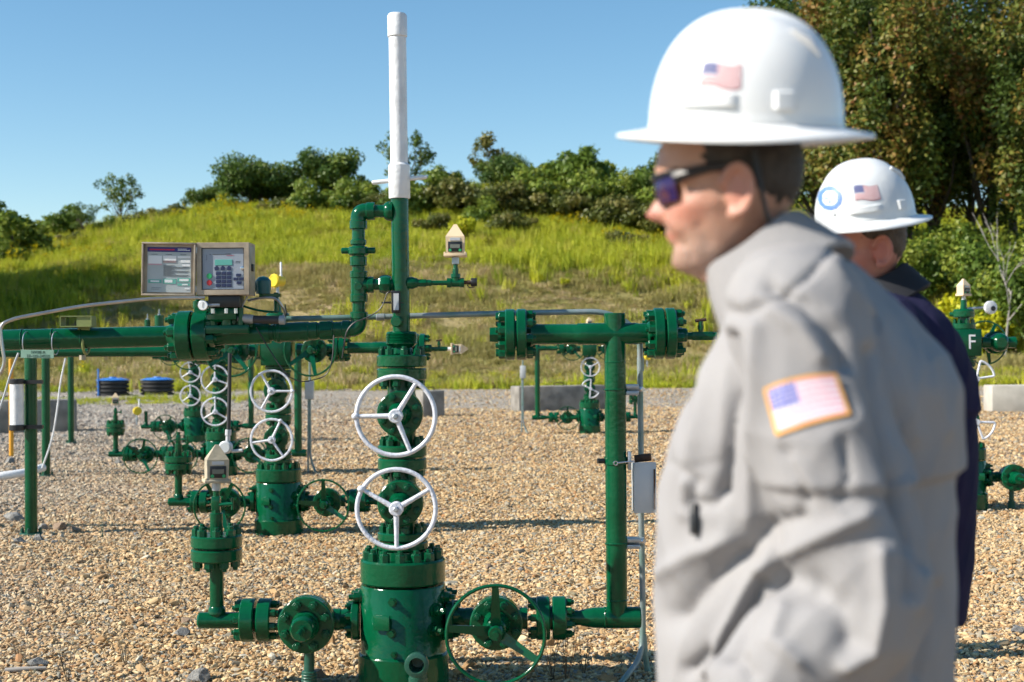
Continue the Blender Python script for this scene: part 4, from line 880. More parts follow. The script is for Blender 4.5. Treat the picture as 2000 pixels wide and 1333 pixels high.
m = MB(); m.lathe([(0, .07), (.004, .066), (.03, .048), (.045, .0445)], q(346, 657), q(0, 665) - q(346, 657), 28); m.build('weld_neck', GREEN, fl)
m = MB(); p0 = q(340, 657); p1 = q(-120, 668, 5.9); m.cyl(p0, p1, .0435, 28)
for px in (158, 101, 42): c = p0.lerp(p1, (340 - px) / 460); m.torus(c, p1 - p0, .0435, .0035, 24, 6)
m.build('long_pipe', GREEN, fl)
# small open box bracket strapped to the pipe
br = empty('bracket_box', W(158, 640, 5.9), 'small olive open-sided box strapped on top of the near pipe', 'bracket')
m = MB(); m.box((.022, -.028, .025), (.062, .004, .042)); m.box((-.012, .0, .046), (.125, .07, .004)); m.box((-.012, .0, .004), (.125, .07, .004)); m.box((-.075, 0, .025), (.004, .07, .042)); m.box((.052, 0, .025), (.004, .07, .042)); m.build('box', OLIVE, br, 0)
m = MB(); m.torus((.0, .07, -.062), (1, 0, 0), .048, .006, 28, 6); m.box((.0, .07, -.062 + .06), (.05, .07, .02)); m.build('strap', OLIVE, br)
MB().lathe([(0, .014), (.02, .014)], (0, .02, -.115), (0, 0, -1), 6).build('strap_bolt', BEIGEW, br)
# well sign hung from the pipe
sg = empty('well_sign', W(73, 692, 5.86), 'pale green plate lettered with the well number, under the near pipe', 'sign'); tilt = Matrix.Rotation(math.radians(1.2), 3, 'Y')
MB().box((0, 0, 0), (.136, .004, .034), tilt, ch=.001).build('plate', SIGNG, sg, 0)
for txt, z, s in (('NV38 A', .007, .017), ('37-125-24555', -.009, .0165)):
    c = bpy.data.curves.new('lettering', 'FONT'); c.body = txt; c.size = s; c.extrude = .0004; c.align_x = 'CENTER'; c.align_y = 'CENTER'; c.materials.append(SIGNT)
    o = bpy.data.objects.new('lettering', c); COL.objects.link(o); o.parent = sg; o.location = (.004, -.0026, z); o.rotation_euler = (math.pi / 2, math.radians(1.2), 0); o.scale = (1.05, 1, 1)
for x in (-.06, .06): MB().torus((x, .045, .045), (1, 0, 0), .048, .0022, 24, 5).build('wire_tie', STEEL, sg)

# ------------------------------------------------------------------ flow computer
Yb = 5.86; cb = empty('control_box', W(436, 577, Yb), 'tan control box with its door open, keypad inside, on the near pipe', 'control box')
s = Yb / F; w = 104 * s; h = 103 * s; dp = .13
m = MB(); t = .008
m.box((0, dp / 2, h / 2), (w - .02, dp - .03, h - .02), ch=.003)
for z in (.004, h - .004): m.box((0, dp / 2 - .004, z), (w, dp, t), ch=.002)
for x in (-w / 2 + .004, w / 2 - .004): m.box((x, dp / 2 - .004, h / 2), (t, dp - .002, h - 2 * t), ch=.002)
# front lip round the panel
for z in (.012, h - .012): m.box((0, -.006, z), (w - .004, .006, .02))
for x in (-w / 2 + .012, w / 2 - .012): m.box((x, -.0065, h / 2), (.02, .006, h - .042))
m.build('case', TANBOX, cb)
pw, ph = w - .046, h - .046; pn = MB().box((0, .002, h / 2), (pw, .004, ph)).build('panel', PANEL, cb, 0)
m = MB()
for z in (h / 2 - ph / 2, h / 2 + ph / 2): m.box((0, -.0022, z), (pw + .006, .003, .004))
for x in (-pw / 2, pw / 2): m.box((x, -.0022, h / 2), (.004, .003, ph))
m.build('panel_gasket', BLACK, cb, 0)
K = lambda px, py: ((px - 436) * s, -.0005, (577 - py) * s)
MB().box(K(437, 513), (.072, .003, .024), ch=.001).build('lcd_screen', LCD, pn, 0)
kme = MB().box((0, 0, 0), (.0195, .004, .0135), ch=.0012).mesh('key', NAVY, 0)
for i in range(3):
    for j in range(4):
        o = bpy.data.objects.new('key', kme); COL.objects.link(o); o.parent = pn; o.location = K(426.5 + 10.6 * i, 534.5 + 7.8 * j)
ame = MB().prism([(-.008, -.009), (.008, -.009), (.008, 0), (.012, 0), (0, .010), (-.012, 0), (-.008, 0)], (0, -.002, 0), (1, 0, 0), (0, 0, 1), -.003).mesh('arrow_key', NAVY, 0)
for i in range(3): o = bpy.data.objects.new('arrow_key', ame); COL.objects.link(o); o.parent = pn; o.location = K(423.5 + 12.2 * i, 524)
cme = MB().box((0, 0, 0), (.020, .004, .012), ch=.001).mesh('key', NAVY, 0)
for x, y in ((466, 538), (461, 545.5), (472, 545.5), (467, 553)): o = bpy.data.objects.new('key', cme); COL.objects.link(o); o.parent = pn; o.location = K(x, y)
for y, mm, n in ((539.5, KEYBTNG, 'start_button'), (552.5, KEYBTNR, 'stop_button')): MB().lathe([(0, .0115), (.004, .011)], K(409, y), (0, -1, 0), 20).build(n, mm, pn)
m = MB(); m.box(K(428, 497), (.055, .001, .003), mi=0); m.box(K(446, 496.5), (.022, .001, .0035), mi=0); m.box(K(450, 499.5), (.03, .001, .0014), mi=1); m.box(K(411, 497), (.004, .001, .004), mi=0); m.box(K(465, 511), (.02, .001, .0015)); m.box(K(464, 513.5), (.022, .001, .0012)); m.box(K(404, 503), (.0012, .001, .022)); m.build('printed_lines', [INKD, INKR], pn, 0)
MB().lathe([(0, .008), (.008, .008), (.009, .005)], K(474, 524.5), (0, -1, 0), 14).build('panel_screw', CHROME, pn)
m = MB(); m.box((w / 2 + .004, .05, h * .53), (.008, .03, .03), ch=.002); m.build('latch', BLACK, cb)
# the open door, folded back to the left
dw = 104 * s; dh = 104 * s; dr = empty('door', (0, 0, 0)); dr.parent = cb; dr.location = (-w / 2 - .003, -.004, -.004); dr.rotation_euler = (0, math.radians(1.1), math.radians(4))
MB().box((-dw / 2, .008, dh / 2), (dw - .004, .004, dh - .004)).build('door_plate', TANBOX, dr, 0)
m = MB()
for z in (.004, dh - .004): m.box((-dw / 2, -.002, z), (dw, .026, .008), ch=.002)
for x in (-.004, -dw + .004): m.box((x, -.002, dh / 2), (.008, .026, dh - .016), ch=.002)
m.box((-dw / 2, .003, dh - .012), (dw - .02, .006, .012)); m.build('door_rim', TANBOX, dr)
sh = MB().box((-dw / 2, .0045, dh / 2 - .002), (dw - .042, .003, dh - .034)).build('instruction_sheet', SHEET, dr, 0)
m = MB(); D = lambda u, v: (-dw + .021 + u * (dw - .042), .0024, .015 + (1 - v) * (dh - .034))
def ink(u0, v0, u1, v1, mi, dy=0.): p0 = Vector(D(u0, v0)); p1 = Vector(D(u1, v1)); m.box(((p0.x + p1.x) / 2, p0.y - dy, (p0.z + p1.z) / 2), (abs(p1.x - p0.x), .001, abs(p1.z - p0.z)), mi=mi)
ink(.0, .0, 1, .105, 0); ink(.05, .04, .62, .07, 1, .0006); ink(.69, .03, .9, .042, 2, .0006); ink(.69, .055, .97, .068, 2, .0006)
for u in (.03, .36, .69): ink(u + .06, .155, u + .2, .165, 5, .0003)
for u0, v0, u1, v1, c in ((.02, .19, .33, .37, 2), (.02, .37, .33, .40, 3), (.36, .19, .66, .34, 2), (.36, .295, .66, .34, 3), (.69, .19, .98, .24, 2), (.76, .28, .98, .34, 2), (.8, .37, .98, .42, 2)): ink(u0, v0, u1, v1, c, .0003); 
for k in range(14): v = .4 + .018 * k; ink(.37, v, (.62, .55, .95, .9, .6)[k % 5], v + .006, 5, .0004)
for u0, v0, u1, v1, c in ((.02, .72, .33, .80, 4), (.08, .74, .28, .775, 2), (.36, .70, .66, .81, 4), (.4, .72, .58, .785, 2), (.69, .68, .99, .77, 4), (.74, .70, .95, .75, 2), (.69, .80, .98, .85, 4), (.8, .81, .93, .84, 2), (.86, .90, .98, .93, 2)): ink(u0, v0, u1, v1, c, .0003 if c == 4 else .0007)
ink(.1, .90, .32, .906, 5, .0003); ink(.1, .93, .28, .936, 5, .0003)
m.build('printed_form', [INKB, INKR, INKW, INKP, INKT, INKD], dr, 0)
for z in (.03, dh - .03): MB().cyl((0, -.004, z - .012), (0, -.004, z + .012), .005, 8).build('hinge', STEEL, dr)
# pedestal, manifold and small gear below the box
m = MB(); m.box((.0, .06, -.025), (.13, .10, .05), ch=.004); m.build('base', BLACK, cb)
m = MB(); m.box((.0, .07, -.075), (.09, .07, .05), ch=.004); m.cyl((.0, .07, -.16), (.0, .07, -.07), .024, 16); m.cyl((-.055, .06, -.14), (-.055, .06, -.05), .012, 12); m.cyl((.06, .06, -.15), (.06, .06, -.05), .012, 12); m.box((.0, .07, -.14), (.19, .05, .036), ch=.004); m.build('manifold', GREEN, cb)
m = MB()
for x in (-.045, .01, .05): m.lathe([(0, .008), (.02, .008)], (x, .01, -.055), (0, 0, -1), 6)
m.build('fittings', CHROME, cb)
m = MB(); c = W(580, 557, 5.95) - W(436, 577, Yb)
gz = empty('pressure_gauge', W(397, 597, 5.80), 'small round dial gauge with white face under the control box', 'gauge')
MB().lathe([(-.02, .019), (0, .0215), (.006, .0215), (.008, .019)], (0, 0, 0), (-.08, -1, 0), 28).build('case', CHROME, gz); MB().lathe([(.0075, .0185), (.009, .0185)], (0, 0, 0), (-.08, -1, 0), 24).build('dial_face', INKW, gz)
MB().box((0, -.0105, .002), (.0018, .001, .022), Matrix.Rotation(.15, 3, 'Y')).build('needle', INKD, gz); MB().cyl((.012, .012, 0), (.06, .03, .002), .006, 8).build('stem', STEEL, gz)
# orifice fitting between flange and box: nuts, dome, valve heads
of = empty('orifice_fitting', W(450, 625, 5.98), 'cluster of green meter valves between the bolted flange and the control box', 'fitting')
m = MB(); m.lathe([(0, .04), (.01, .055), (.03, .055), (.045, .03)], (-.045, -.03, -.01), (0, 0, 1), 20); m.build('dome', GREEN, of)
m = MB(); m.box((.05, .0, -.01), (.10, .07, .05), ch=.006); m.hexnuts((.05, -.036, -.01), (0, -1, 0), .03, 4, .012, .014); m.build('body', GREEN, of)
m = MB()
for x, z in ((-.11, .035), (-.085, .06), (-.05, .05)): m.cyl((x, .02, -.03), (x, .02, z), .012, 10); m.lathe([(0, .017), (.018, .017)], (x, .02, z - .008), (0, 0, 1), 6)
m.build('valve_stem', GREEN, of)
m = MB(); m.box((-.115, .03, .035), (.075, .07, .035), ch=.005); m.lathe([(0, .022), (.03, .022), (.032, .012), (.055, .01)], (-.14, .02, .05), (0, 0, 1), 14); m.lathe([(0, .02), (.022, .02), (.03, .03)], (-.09, .02, .05), (0, 0, 1), 14); m.build('upper_body', GREEN, of)
MB().tube(bend([(-.02, -.02, .10), (.06, -.03, .055), (.13, -.02, .035), (.2, .0, .03)], .03), .005, 8).build('impulse_tube', GREEN, of)
# grey-sleeved flexible conduit along the top of the meter pipe
fc = empty('cable_conduit', W(468, 623, 5.93), 'dark flexible conduit with grey end couplings lying along the meter pipe', 'conduit'); L6 = lambda px, py, Y=5.93: W(px, py, Y) - W(468, 623, 5.93)
m = MB(); m.cyl(L6(465, 622), L6(495, 624), .019, 18, .003); m.cyl(L6(545, 625.5), L6(557, 626), .019, 18, .003); m.build('coupling', mat('grey_coupling', (.34, .35, .36), .5, .3), fc)
MB().cyl(L6(490, 624), L6(548, 626), .0165, 16).build('sleeve', BLACKR, fc)
MB().tube(bend([L6(466, 618), L6(472, 600), L6(480, 585), L6(484, 577)], .05), .0035, 8).build('wire', STEEL, fc)
# blue-green bell beside the box and its pipework
bl_ = empty('solenoid_valve', W(514, 572, 6.05), 'dark blue-green domed valve just right of the control box', 'valve'); m = MB(); m.lathe([(-.035, .03), (.0, .034), (.02, .034), (.035, .02), (.04, .0)], (0, 0, .03), (0, 0, 1), 18, cap=(1, 0)); m.cyl((-.045, 0, .025), (.02, 0, .025), .022, 14); m.build('dome', mat('teal_paint', (.01, .10, .11), .35), bl_)
m = MB(); m.box((.03, 0, -.012), (.09, .03, .014)); m.cyl((.055, 0, -.08), (.055, 0, .0), .010, 10); m.build('bracket', GREEN, bl_)
m = MB(); m.tube(bend([(-.06, -.03, -.035), (.0, -.03, -.022), (.06, -.03, -.024), (.085, -.02, -.06), (.095, 0, -.09), (.07, .0, -.12)], .03), .0055, 8); m.build('steel_tube', STAIN, bl_)
m = MB(); m.tube(bend([(-.09, -.02, -.10), (.0, -.03, -.128), (.08, -.02, -.13), (.10, 0, -.10), (.09, .02, -.05)], .05), .0025, 6); m.build('black_cable', BLACKR, bl_)
# long horizontal conduit from the meter run to the riser, then down to the ground
cd = empty('electrical_conduit', W(1190, 609, 6.12), 'long grey conduit running across to the riser and down to the gravel', 'conduit'); C6 = lambda px, py, Y=6.12: W(px, py, Y) - W(1190, 609, 6.12)
MB().cyl(C6(540, 624), C6(760, 619), .0125, 14).build('tube', CONDUITG, cd)
pts = bend([C6(755, 619), C6(985, 612.5), C6(1187, 608.5), C6(1250, 646), C6(1250, 720), C6(1252, 892)], .13, 8); MB().tube(pts, .0125, 14).build('tube', CONDUIT, cd)
m = MB(); m.cyl(C6(1251, 700), C6(1251, 725), .0155, 14); m.cyl(C6(752, 619.5), C6(735, 620), .0155, 14, .002); m.cyl(C6(985, 612.5), C6(1000, 612.2), .015, 14); m.build('coupling', CONDUIT, cd)
pts = bend([C6(1252, 990), C6(1254, 1090), C6(1256, 1230), C6(1252, 1285, 6.1), C6(1205, 1345, 6.0)], .09, 8); MB().tube(pts, .013, 14).build('tube', CONDUIT, cd)
MB().tube(bend([C6(1257, 1240, 6.2), C6(1262, 1300, 6.2), C6(1275, 1345, 6.2)], .05), .013, 12).build('tube', CONDUIT, cd)
# junction box on that conduit
jb = empty('junction_box', W(1258, 1000, 6.05), 'grey junction box hung on the conduit beside the riser', 'junction box'); MB().box((0, 0, .105), (.088, .09, .205), Matrix.Rotation(math.radians(8), 3, 'Z'), ch=.004).build('case', GREYBOX, jb)
m = MB().box((.0, -.048, .107), (.095, .006, .214), Matrix.Rotation(math.radians(8), 3, 'Z'), ch=.002).build('cover', GREYBOX, jb); MB().box((.04, -.052, .10), (.006, .004, .17), Matrix.Rotation(math.radians(8), 3, 'Z')).build('hinge', RUST, jb)
MB().cyl((-.04, -.01, .226), (.03, -.02, .234), .0165, 14, .002).build('rusty_nipple', RUST, jb)
# clamps on the riser
rx = P1.x + .9
for i, py in enumerate((762, 1062)):
    z = W(1203, py, 6.0).z; ck = empty('pipe_clamp', (rx, 6.0, z), '%s U-bolt clamp holding the conduit to the riser' % ('upper' if i == 0 else 'lower'), 'clamp')
    MB().torus((0, 0, 0), (0, .06, 1), .0465, .0035, 28, 6).build('u_bolt', GREEN, ck)
    m = MB()
    for dz in (-.014, .014): m.box((.072, .02, dz), (.055, .06, .018), ch=.002)
    m.box((.072, .045, 0), (.055, .006, .046)); m.build('strut', STEEL, ck); m = MB(); m.torus((.108, .10, 0), (0, 0, 1), .0155, .006, 20, 6, flat=2.2); m.build('ring', STEEL, ck); MB().lathe([(0, .010), (.014, .010)], (.118, .07, 0), (.4, -1, 0), 6).build('bolt', CHROME, ck)
z = W(1203, 900, 6.0).z; ck = empty('pipe_clamp', (rx, 6.0, z), 'wide banded clamp with eye bolt at the middle of the riser', 'clamp'); MB().lathe([(-.015, .0455), (-.015, .0495), (.015, .0495), (.015, .0455)], (0, 0, 0), (0, 0, 1), 30, cap=(0, 0)).build('band', GREEN, ck)
MB().lathe([(0, .011), (.03, .011)], (-.049, -.01, 0), (-1, -.3, 0), 10).build('band_bolt', BLACK, ck); m = MB(); m.cyl((.0, -.055, -.006), (.075, -.05, .0), .004, 8); m.torus((-.004, -.056, -.007), (0, -1, 0), .008, .003, 14, 6); m.build('eye_bolt', CHROME, ck); MB().box((.056, -.01, .0), (.014, .05, .075), ch=.002).build('strut', STEEL, ck)
# sensor strapped on the vent riser with its cable
sn = empty('pipe_sensor', W(773, 590, 5.955), 'black sensor with grey label strapped to the green riser under the vent', 'sensor'); m = MB(); m.box((0, 0, 0), (.036, .018, .094), ch=.003); m.build('case', BLACK, sn); MB().box((.002, -.0095, 0), (.022, .002, .07)).build('label_plate', GREYBOX, sn, 0)
MB().torus((.008, .045, -.004), (0, 0, 1), .040, .002, 24, 5).build('strap', BLACK, sn); MB().cyl((-.06, .0, -.004), (-.02, 0, -.002), .004, 8).build('tie_end', BLACK, sn)
S6 = lambda px, py, Y=5.93: W(px, py, Y) - W(773, 590, 5.955)
MB().tube(bend([S6(768, 572), S6(757, 570), S6(745, 605), S6(715, 622), S6(690, 630), S6(676, 648), S6(668, 700)], .08, 6), .0028, 6).build('cable', BLACK, sn)
# cable loop below the meter pipe
S = bend([W(652, 655, 5.92), W(650, 700, 5.9), W(640, 735, 5.9), W(590, 748, 5.9), W(560, 735, 5.9), W(530, 690, 5.93), W(500, 640, 5.93)], .12, 8); o0 = S[0]; o = MB().tube([p - o0 for p in S], .0026, 6).build('hanging_cable', BLACK, None, 60, o0); tag(o, 'thin black cable looping below the meter pipe', 'cable')
# stainless tube bending over the near pipe on the left
S = bend([W(400, 582, 5.85), W(300, 583, 5.8), W(160, 598, 5.72), W(30, 622, 5.62), W(0, 634, 5.60), W(2, 662, 5.6), W(10, 712, 5.6), W(-4, 738, 5.6), W(-60, 770, 5.6)], .06, 8); o0 = S[0]; o = MB().tube([p - o0 for p in S], .0072, 12).build('instrument_tube', STAIN, None, 60, o0); tag(o, 'bare metal tube arching left from under the control box', 'tube')
# drop conduit with round grey head
dc = empty('level_sensor', W(441, 874, 7.4), 'round grey sensor head on a thin drop pipe in front of the third wellhead', 'sensor')
Z = lambda px, py, Y=7.4: W(px, py, Y) - W(441, 874, 7.4)
MB().tube([Z(449, 690), Z(448, 770), Z(446, 850)], .010, 10).build('drop_pipe', BLACKR, dc); m = MB(); m.lathe([(0, .012), (.03, .012), (.03, .016), (.06, .016)], Z(445, 862), (0.05, 0, 1), 10); m.cyl(Z(452, 882), Z(474, 880), .009, 10, .002); m.build('fitting', GREYBOX, dc)
MB().lathe([(-.02, .026), (-.015, .034), (.015, .034), (.02, .026)], (0, 0, 0), (-.15, -1, 0), 20).build('head', GREYBOX, dc)
# conduits with boxes behind wells 3 and 5
for px, yb, Y, ytop, ybox, lab in ((606, 905, 16.9, 700, 762, 'small white junction box on a thin pipe behind the second wellhead'), (1022, 838, 24.9, 690, 727, 'small white junction box on a thin pipe left of the distant wellhead')):
    p = W(px, yb, Y); r = empty('junction_box', (p.x, p.y, 0), lab, 'junction box'); zt = W(px, ytop, Y).z; zb_ = W(px, ybox, Y).z
    MB().tube(bend([(.10, -.1, -.05), (.03, 0, .08), (0, 0, .2), (0, 0, zt)], .1), .014, 10).build('conduit', CONDUIT, r); MB().tube([(-.03, 0, -.05), (-.02, 0, .5), (-.015, 0, zb_)], .012, 8).build('conduit', CONDUIT, r)
    MB().box((0, -.03, zb_), (.10, .08, .22), ch=.006).build('case', GREYBOX, r)
# stubs of far vent stacks, seen above the pipe left of the big flange
for px, py, Y, r0, lab in ((288, 625, 16.62, .035, 'smaller of two green capped stubs behind the near pipe'), (311, 616, 16.6, .055, 'larger of two green capped stubs behind the near pipe')):
    p = W(px, py, Y); r = empty('capped_stub', (p.x, p.y, 1.45), lab, 'pipe stub', 'green capped stubs'); hs = p.z - 1.45; MB().cyl((0, 0, 0), (0, 0, hs), r0, 16, .004).build('stub', GREEN, r); MB().lathe([(hs, .018), (hs + .01, .018), (hs + .02, .006), (hs + .07, .005)], (0, 0, 0), (0, 0, 1), 10).build('cap', STEEL, r)

# white cylinder (sign tube) clamped on the near left post, marker post, cables, hose
st = empty('sign_tube', W(33, 835, 11.05), 'white tube with black end bands clamped to the thick green post', 'document tube'); hh = W(33, 748, 11.05).z - W(33, 835, 11.05).z
MB().cyl((0, 0, 0), (0, 0, hh), .052, 20).build('tube', WHITE, st); m = MB(); m.cyl((0, 0, hh - .01), (0, 0, hh + .03), .058, 20, .004); m.cyl((0, 0, -.025), (0, 0, .02), .058, 20, .004)
for z in (.0, hh + .005): m.box((.11, .04, z), (.16, .03, .03))
m.build('end_band', BLACK, st)
p = W(22, 800, 20); o = MB().cyl((0, 0, 0), (0, 0, 1.42), .032, 14, .01).build('marker_post', ORANGE, None, 40, (p.x, 20, -.05)); tag(o, 'orange-yellow marker post at the left edge behind the white tube', 'marker post')
S = bend([W(128, 700, 14), W(118, 745, 14), W(112, 800, 14), W(102, 860, 14), W(82, 915, 14)], .3); o0 = S[0]; o = MB().tube([p - o0 for p in S], .009, 8).build('white_cable', WHITE, None, 60, o0); tag(o, 'white cable hanging between the left green posts', 'cable')
S = bend([W(36, 690, 8.), W(20, 730, 8), W(8, 775, 8), W(-20, 850, 8)], .3); o0 = S[0]; o = MB().tube([p - o0 for p in S], .006, 8).build('grey_cable', GREYBOX, None, 60, o0); tag(o, 'pale cable slanting down at the left edge under the near pipe', 'cable')
S = [W(-60, 935, 15.6), W(0, 924, 15.6), W(50, 916, 15.7), W(84, 905, 16)]; S = [Vector((p.x, p.y, .06 + .03 * i)) for i, p in enumerate(S)]; o0 = S[0]; o = MB().tube([p - o0 for p in S], .045, 14).build('drain_hose', WHITE, None, 60, o0); tag(o, 'white plastic drain pipe lying on the gravel at the left edge', 'pipe')

# ------------------------------------------------------------------ concrete blocks, tanks
def block(px0, px1, ybase, H, depth, lab, m=CONC, yaw=0., notch=True):
    Yd = F * CAMZ / (ybase - 690 - (1000 - (px0 + px1) / 2) * -.007 * 1.0) ; p = W((px0 + px1) / 2, ybase, Yd); L = (px1 - px0) / F * Yd
    r = empty('concrete_block', (p.x, p.y + depth / 2, -.02), lab, 'concrete block', 'cast concrete barrier blocks', yaw)
    MB().box((0, 0, H / 2), (L, depth, H), ch=.03).build('block', m, r)
    if notch: m2 = MB(); m2.tube(bend([(-.12, 0, H - .02), (-.12, 0, H + .07), (.12, 0, H + .07), (.12, 0, H - .02)], .06), .012, 8); m2.build('lifting_loop', RUST, r)
    return r
block(1000, 1185, 804, .62, .62, 'long grey concrete block behind the distant wellhead', CONC, .34)
block(814, 860, 812, .60, .6, 'dark concrete block peeping out right of the upper white handwheel', CONC, .4)
block(-120, 134, 833, .62, .6, 'grey concrete block at the left edge behind the green posts', CONC, .32)
block(1938, 2120, 819, .62, .6, 'pale concrete block at the right edge beside the lettered wellhead', CONCL, 0)
for px0, px1, Y, lab in ((188, 252, 50, 'left of two black ribbed tanks with blue lids'), (275, 340, 50.5, 'right of two black ribbed tanks with blue lids')):
    p = W((px0 + px1) / 2, 760, Y); R = (px1 - px0) / 2 / F * Y; r = empty('ribbed_tank', (p.x, Y, float(hill(p.x, Y)) - .02), lab, 'tank', 'ribbed tanks with blue lids'); pr = []
    for k in range(4): z = .14 * k; pr += [(z, R * .86), (z + .03, R), (z + .09, R), (z + .12, R * .86)]
    MB().lathe(pr, (0, 0, 0), (0, 0, 1), 32).build('wall', BLACKR, r, 50); ld = MB().lathe([(.555, R * 1.0), (.565, R * 1.02), (.575, R), (.63, R * .5), (.635, R * .22), (.67, R * .2), (.675, R * .15)], (0, 0, 0), (0, 0, 1), 32).build('lid', BLUE, r, 40)
    for k in range(8): t = k * .785; MB().box((R * .72 * math.cos(t), R * .72 * math.sin(t), .605), (R * .42, .03, .02), Matrix.Rotation(t, 3, 'Z') @ Matrix.Rotation(.24, 3, 'Y')).build('rib', BLUE, ld)
p = W(192, 755, 49.5); o = MB().cyl((0, 0, -.1), (0, 0, .95), .03, 10).build('blue_stake', BLUE, None, 40, (p.x, 49.5, 0)); tag(o, 'thin blue stake beside the left ribbed tank', 'stake')

# ------------------------------------------------------------------ loose rocks and dry stems on the gravel
def rock_mesh(seed, m):
    me = stone_mesh(100 + seed, 3, .7); b = bmesh.new(); b.from_mesh(me)
    for v in b.verts: v.co += v.co.normalized() * .06 * noise.noise(v.co * 2.5 + Vector((seed, 0, 0)))
    b.to_mesh(me); b.free(); me.materials.append(m); return me
RM = [rock_mesh(i, ROCKM if i % 3 else ROCKB) for i in range(6)]
rocks = [(28, 1018, .11, 1, 'largest grey rock, left of the thick green post'), (85, 1035, .055, 2, 'pale rock at the right foot of the thick green post'), (118, 1035, .075, 0, 'brown rock right of the thick green post'), (150, 1040, .07, 3, 'dark flat rock second right of the thick green post'), (75, 1058, .06, 4, 'grey rock in front of the thick green post'),
         (38, 1062, .06, 5, 'low grey rock left in front of the thick green post'), (105, 1062, .04, 1, 'small grey rock in front between post and brown rock'), (313, 1068, .034, 2, 'single pale grey stone on open gravel left of the gauge riser'), (355, 1242, .045, 4, 'grey stone near the left end of the side outlet pipe'), (362, 1216, .035, 0, 'brown stone beside the left side outlet pipe'),
         (72, 1300, .05, 5, 'angular grey stone near the lower left corner'), (615, 1325, .06, 3, 'brown rock at the foot of the drain stub'), (390, 1330, .06, 2, 'rounded grey rock at the bottom edge left'), (955, 1110, .032, 0, 'single brown stone on open gravel right of the casing head'), (1018, 1115, .026, 4, 'small dark stone on open gravel left of the riser'),
         (1115, 1058, .02, 3, 'tiny upright brown stone left of the riser'), (265, 1045, .03, 1, 'flat grey stone right of the post rocks'), (230, 905, .05, 4, 'dark stone by the second green post'), (20, 905, .08, 2, 'dark stone beside the white drain pipe'), (730, 878, .06, 5, 'pale stone right of the thin pipe legs'), (1985, 1235, .05, 1, 'grey stone at the right edge')]
for i, (px, py, r, k, lab) in enumerate(rocks):
    Yd = F * CAMZ / (py - 690 + (px - 1000) * .007); p = W(px, py, Yd); o = bpy.data.objects.new('rock', RM[k]); COL.objects.link(o); o.location = (p.x, Yd, r * .25); o.scale = (r * 1.1, r, r); o.rotation_euler = (.2 * math.sin(i), .2 * math.cos(i), i * 1.3); tag(o, lab, 'rock', 'loose rocks on the gravel')
g = random.Random(11)
stems = [(132, 1333, 'tall dry stem standing at the bottom left'), (35, 1290, 'dry stem near the lower left corner'), (170, 1080, 'dry stem right of the post rocks'), (200, 1050, 'green-tipped weed on the gravel left'), (78, 1180, 'thin dry stem on the left gravel'), (245, 1300, 'dark dry tuft at the bottom left'), (1080, 1325, 'dry stem at the foot of the near handwheel'), (1105, 1330, 'dry stem right of the near handwheel'), (320, 1180, 'small dry tuft left of the side outlet pipe'), (640, 1050, 'thin weed before the second wellhead'), (490, 1000, 'dry weed left of the second wellhead'), (1140, 1318, 'dry weed left of the bent conduit'), (560, 900, 'dark dry weed patch by the third wellhead')]
for i, (px, py, lab) in enumerate(stems):
    Yd = max(5.9, F * CAMZ / (py - 690 + (px - 1000) * .007)); p = W(px, py, Yd); m = MB()
    for k in range(g.randint(4, 9)):
        h = g.uniform(.06, .22) * (1.3 if i in (0, 6, 7) else 1); a_ = g.uniform(0, 6.28); d = Vector((math.cos(a_) * .25, math.sin(a_) * .25, 1)); m.tube([Vector((0, 0, -.01)), d * h * .5 + Vector((g.gauss(0, .01), 0, 0)), d * h], [.0016, .0013, .0006], 4, cap=False)
        for j in range(3): t = d * h * g.uniform(.3, 1.); e = Vector((g.gauss(0, 1), g.gauss(0, 1), g.uniform(0, 1))).normalized(); m.tube([t, t + e * g.uniform(.01, .04)], [.001, .0005], 3, cap=False)
    tag(m.build('dry_weed', TWIG if i != 3 else GREEN_OLD, None, 0, (p.x, Yd, 0)), lab, 'weed', 'dry weeds on the gravel')
p = W(10, 1308, 6.3); o = MB().tube([(0, 0, .012), (.08, .01, .016), (.17, .03, .015)], [.012, .011, .008], 8).build('driftwood_stick', PALEBARK, None, 60, (p.x, 6.3, 0)); tag(o, 'pale stick lying at the lower left edge', 'stick')
# ------------------------------------------------------------------ people
def skin_mat(name, c, c2):
    m = mat(name, c, .42, 0, c2, 22, .12, 220, spec=.35); b = m.node_tree.nodes['Principled BSDF']
    b.inputs['Subsurface Weight'].default_value = .12; b.inputs['Subsurface Radius'].default_value = (.012, .004, .002); b.inputs['Subsurface Scale'].default_value = .4
    t = m.node_tree; src = b.inputs['Base Color'].links[0].from_socket; at_ = t.nodes.new('ShaderNodeAttribute'); at_.attribute_name = 'tint'; mx = t.nodes.new('ShaderNodeMix'); mx.data_type = 'RGBA'; mx.blend_type = 'MULTIPLY'; mx.inputs[0].default_value = 1
    t.links.new(src, mx.inputs[6]); t.links.new(at_.outputs['Color'], mx.inputs[7]); t.links.new(mx.outputs[2], b.inputs['Base Color']); return m
SKIN = skin_mat('skin', (.50, .30, .215), (.42, .225, .155)); SKIN2 = skin_mat('skin_ruddy', (.50, .24, .17), (.42, .17, .125))
HAIR = mat('dark_hair', (.018, .013, .010), .6, 0, (.045, .034, .026), 60, .5, 150)
HAIRB = mat('brown_hair', (.05, .033, .022), .6, 0, (.09, .062, .042), 60, .5, 150)
def cloth_mat(name, c, c2, vs=9):
    return mat(name, c, .9, 0, c2, vs, .25, 500, spec=.12)
GREYSH = cloth_mat('grey_twill', (.315, .306, .308), (.285, .277, .28)); NAVYSH = cloth_mat('navy_twill', (.011, .014, .044), (.026, .021, .055), 4)
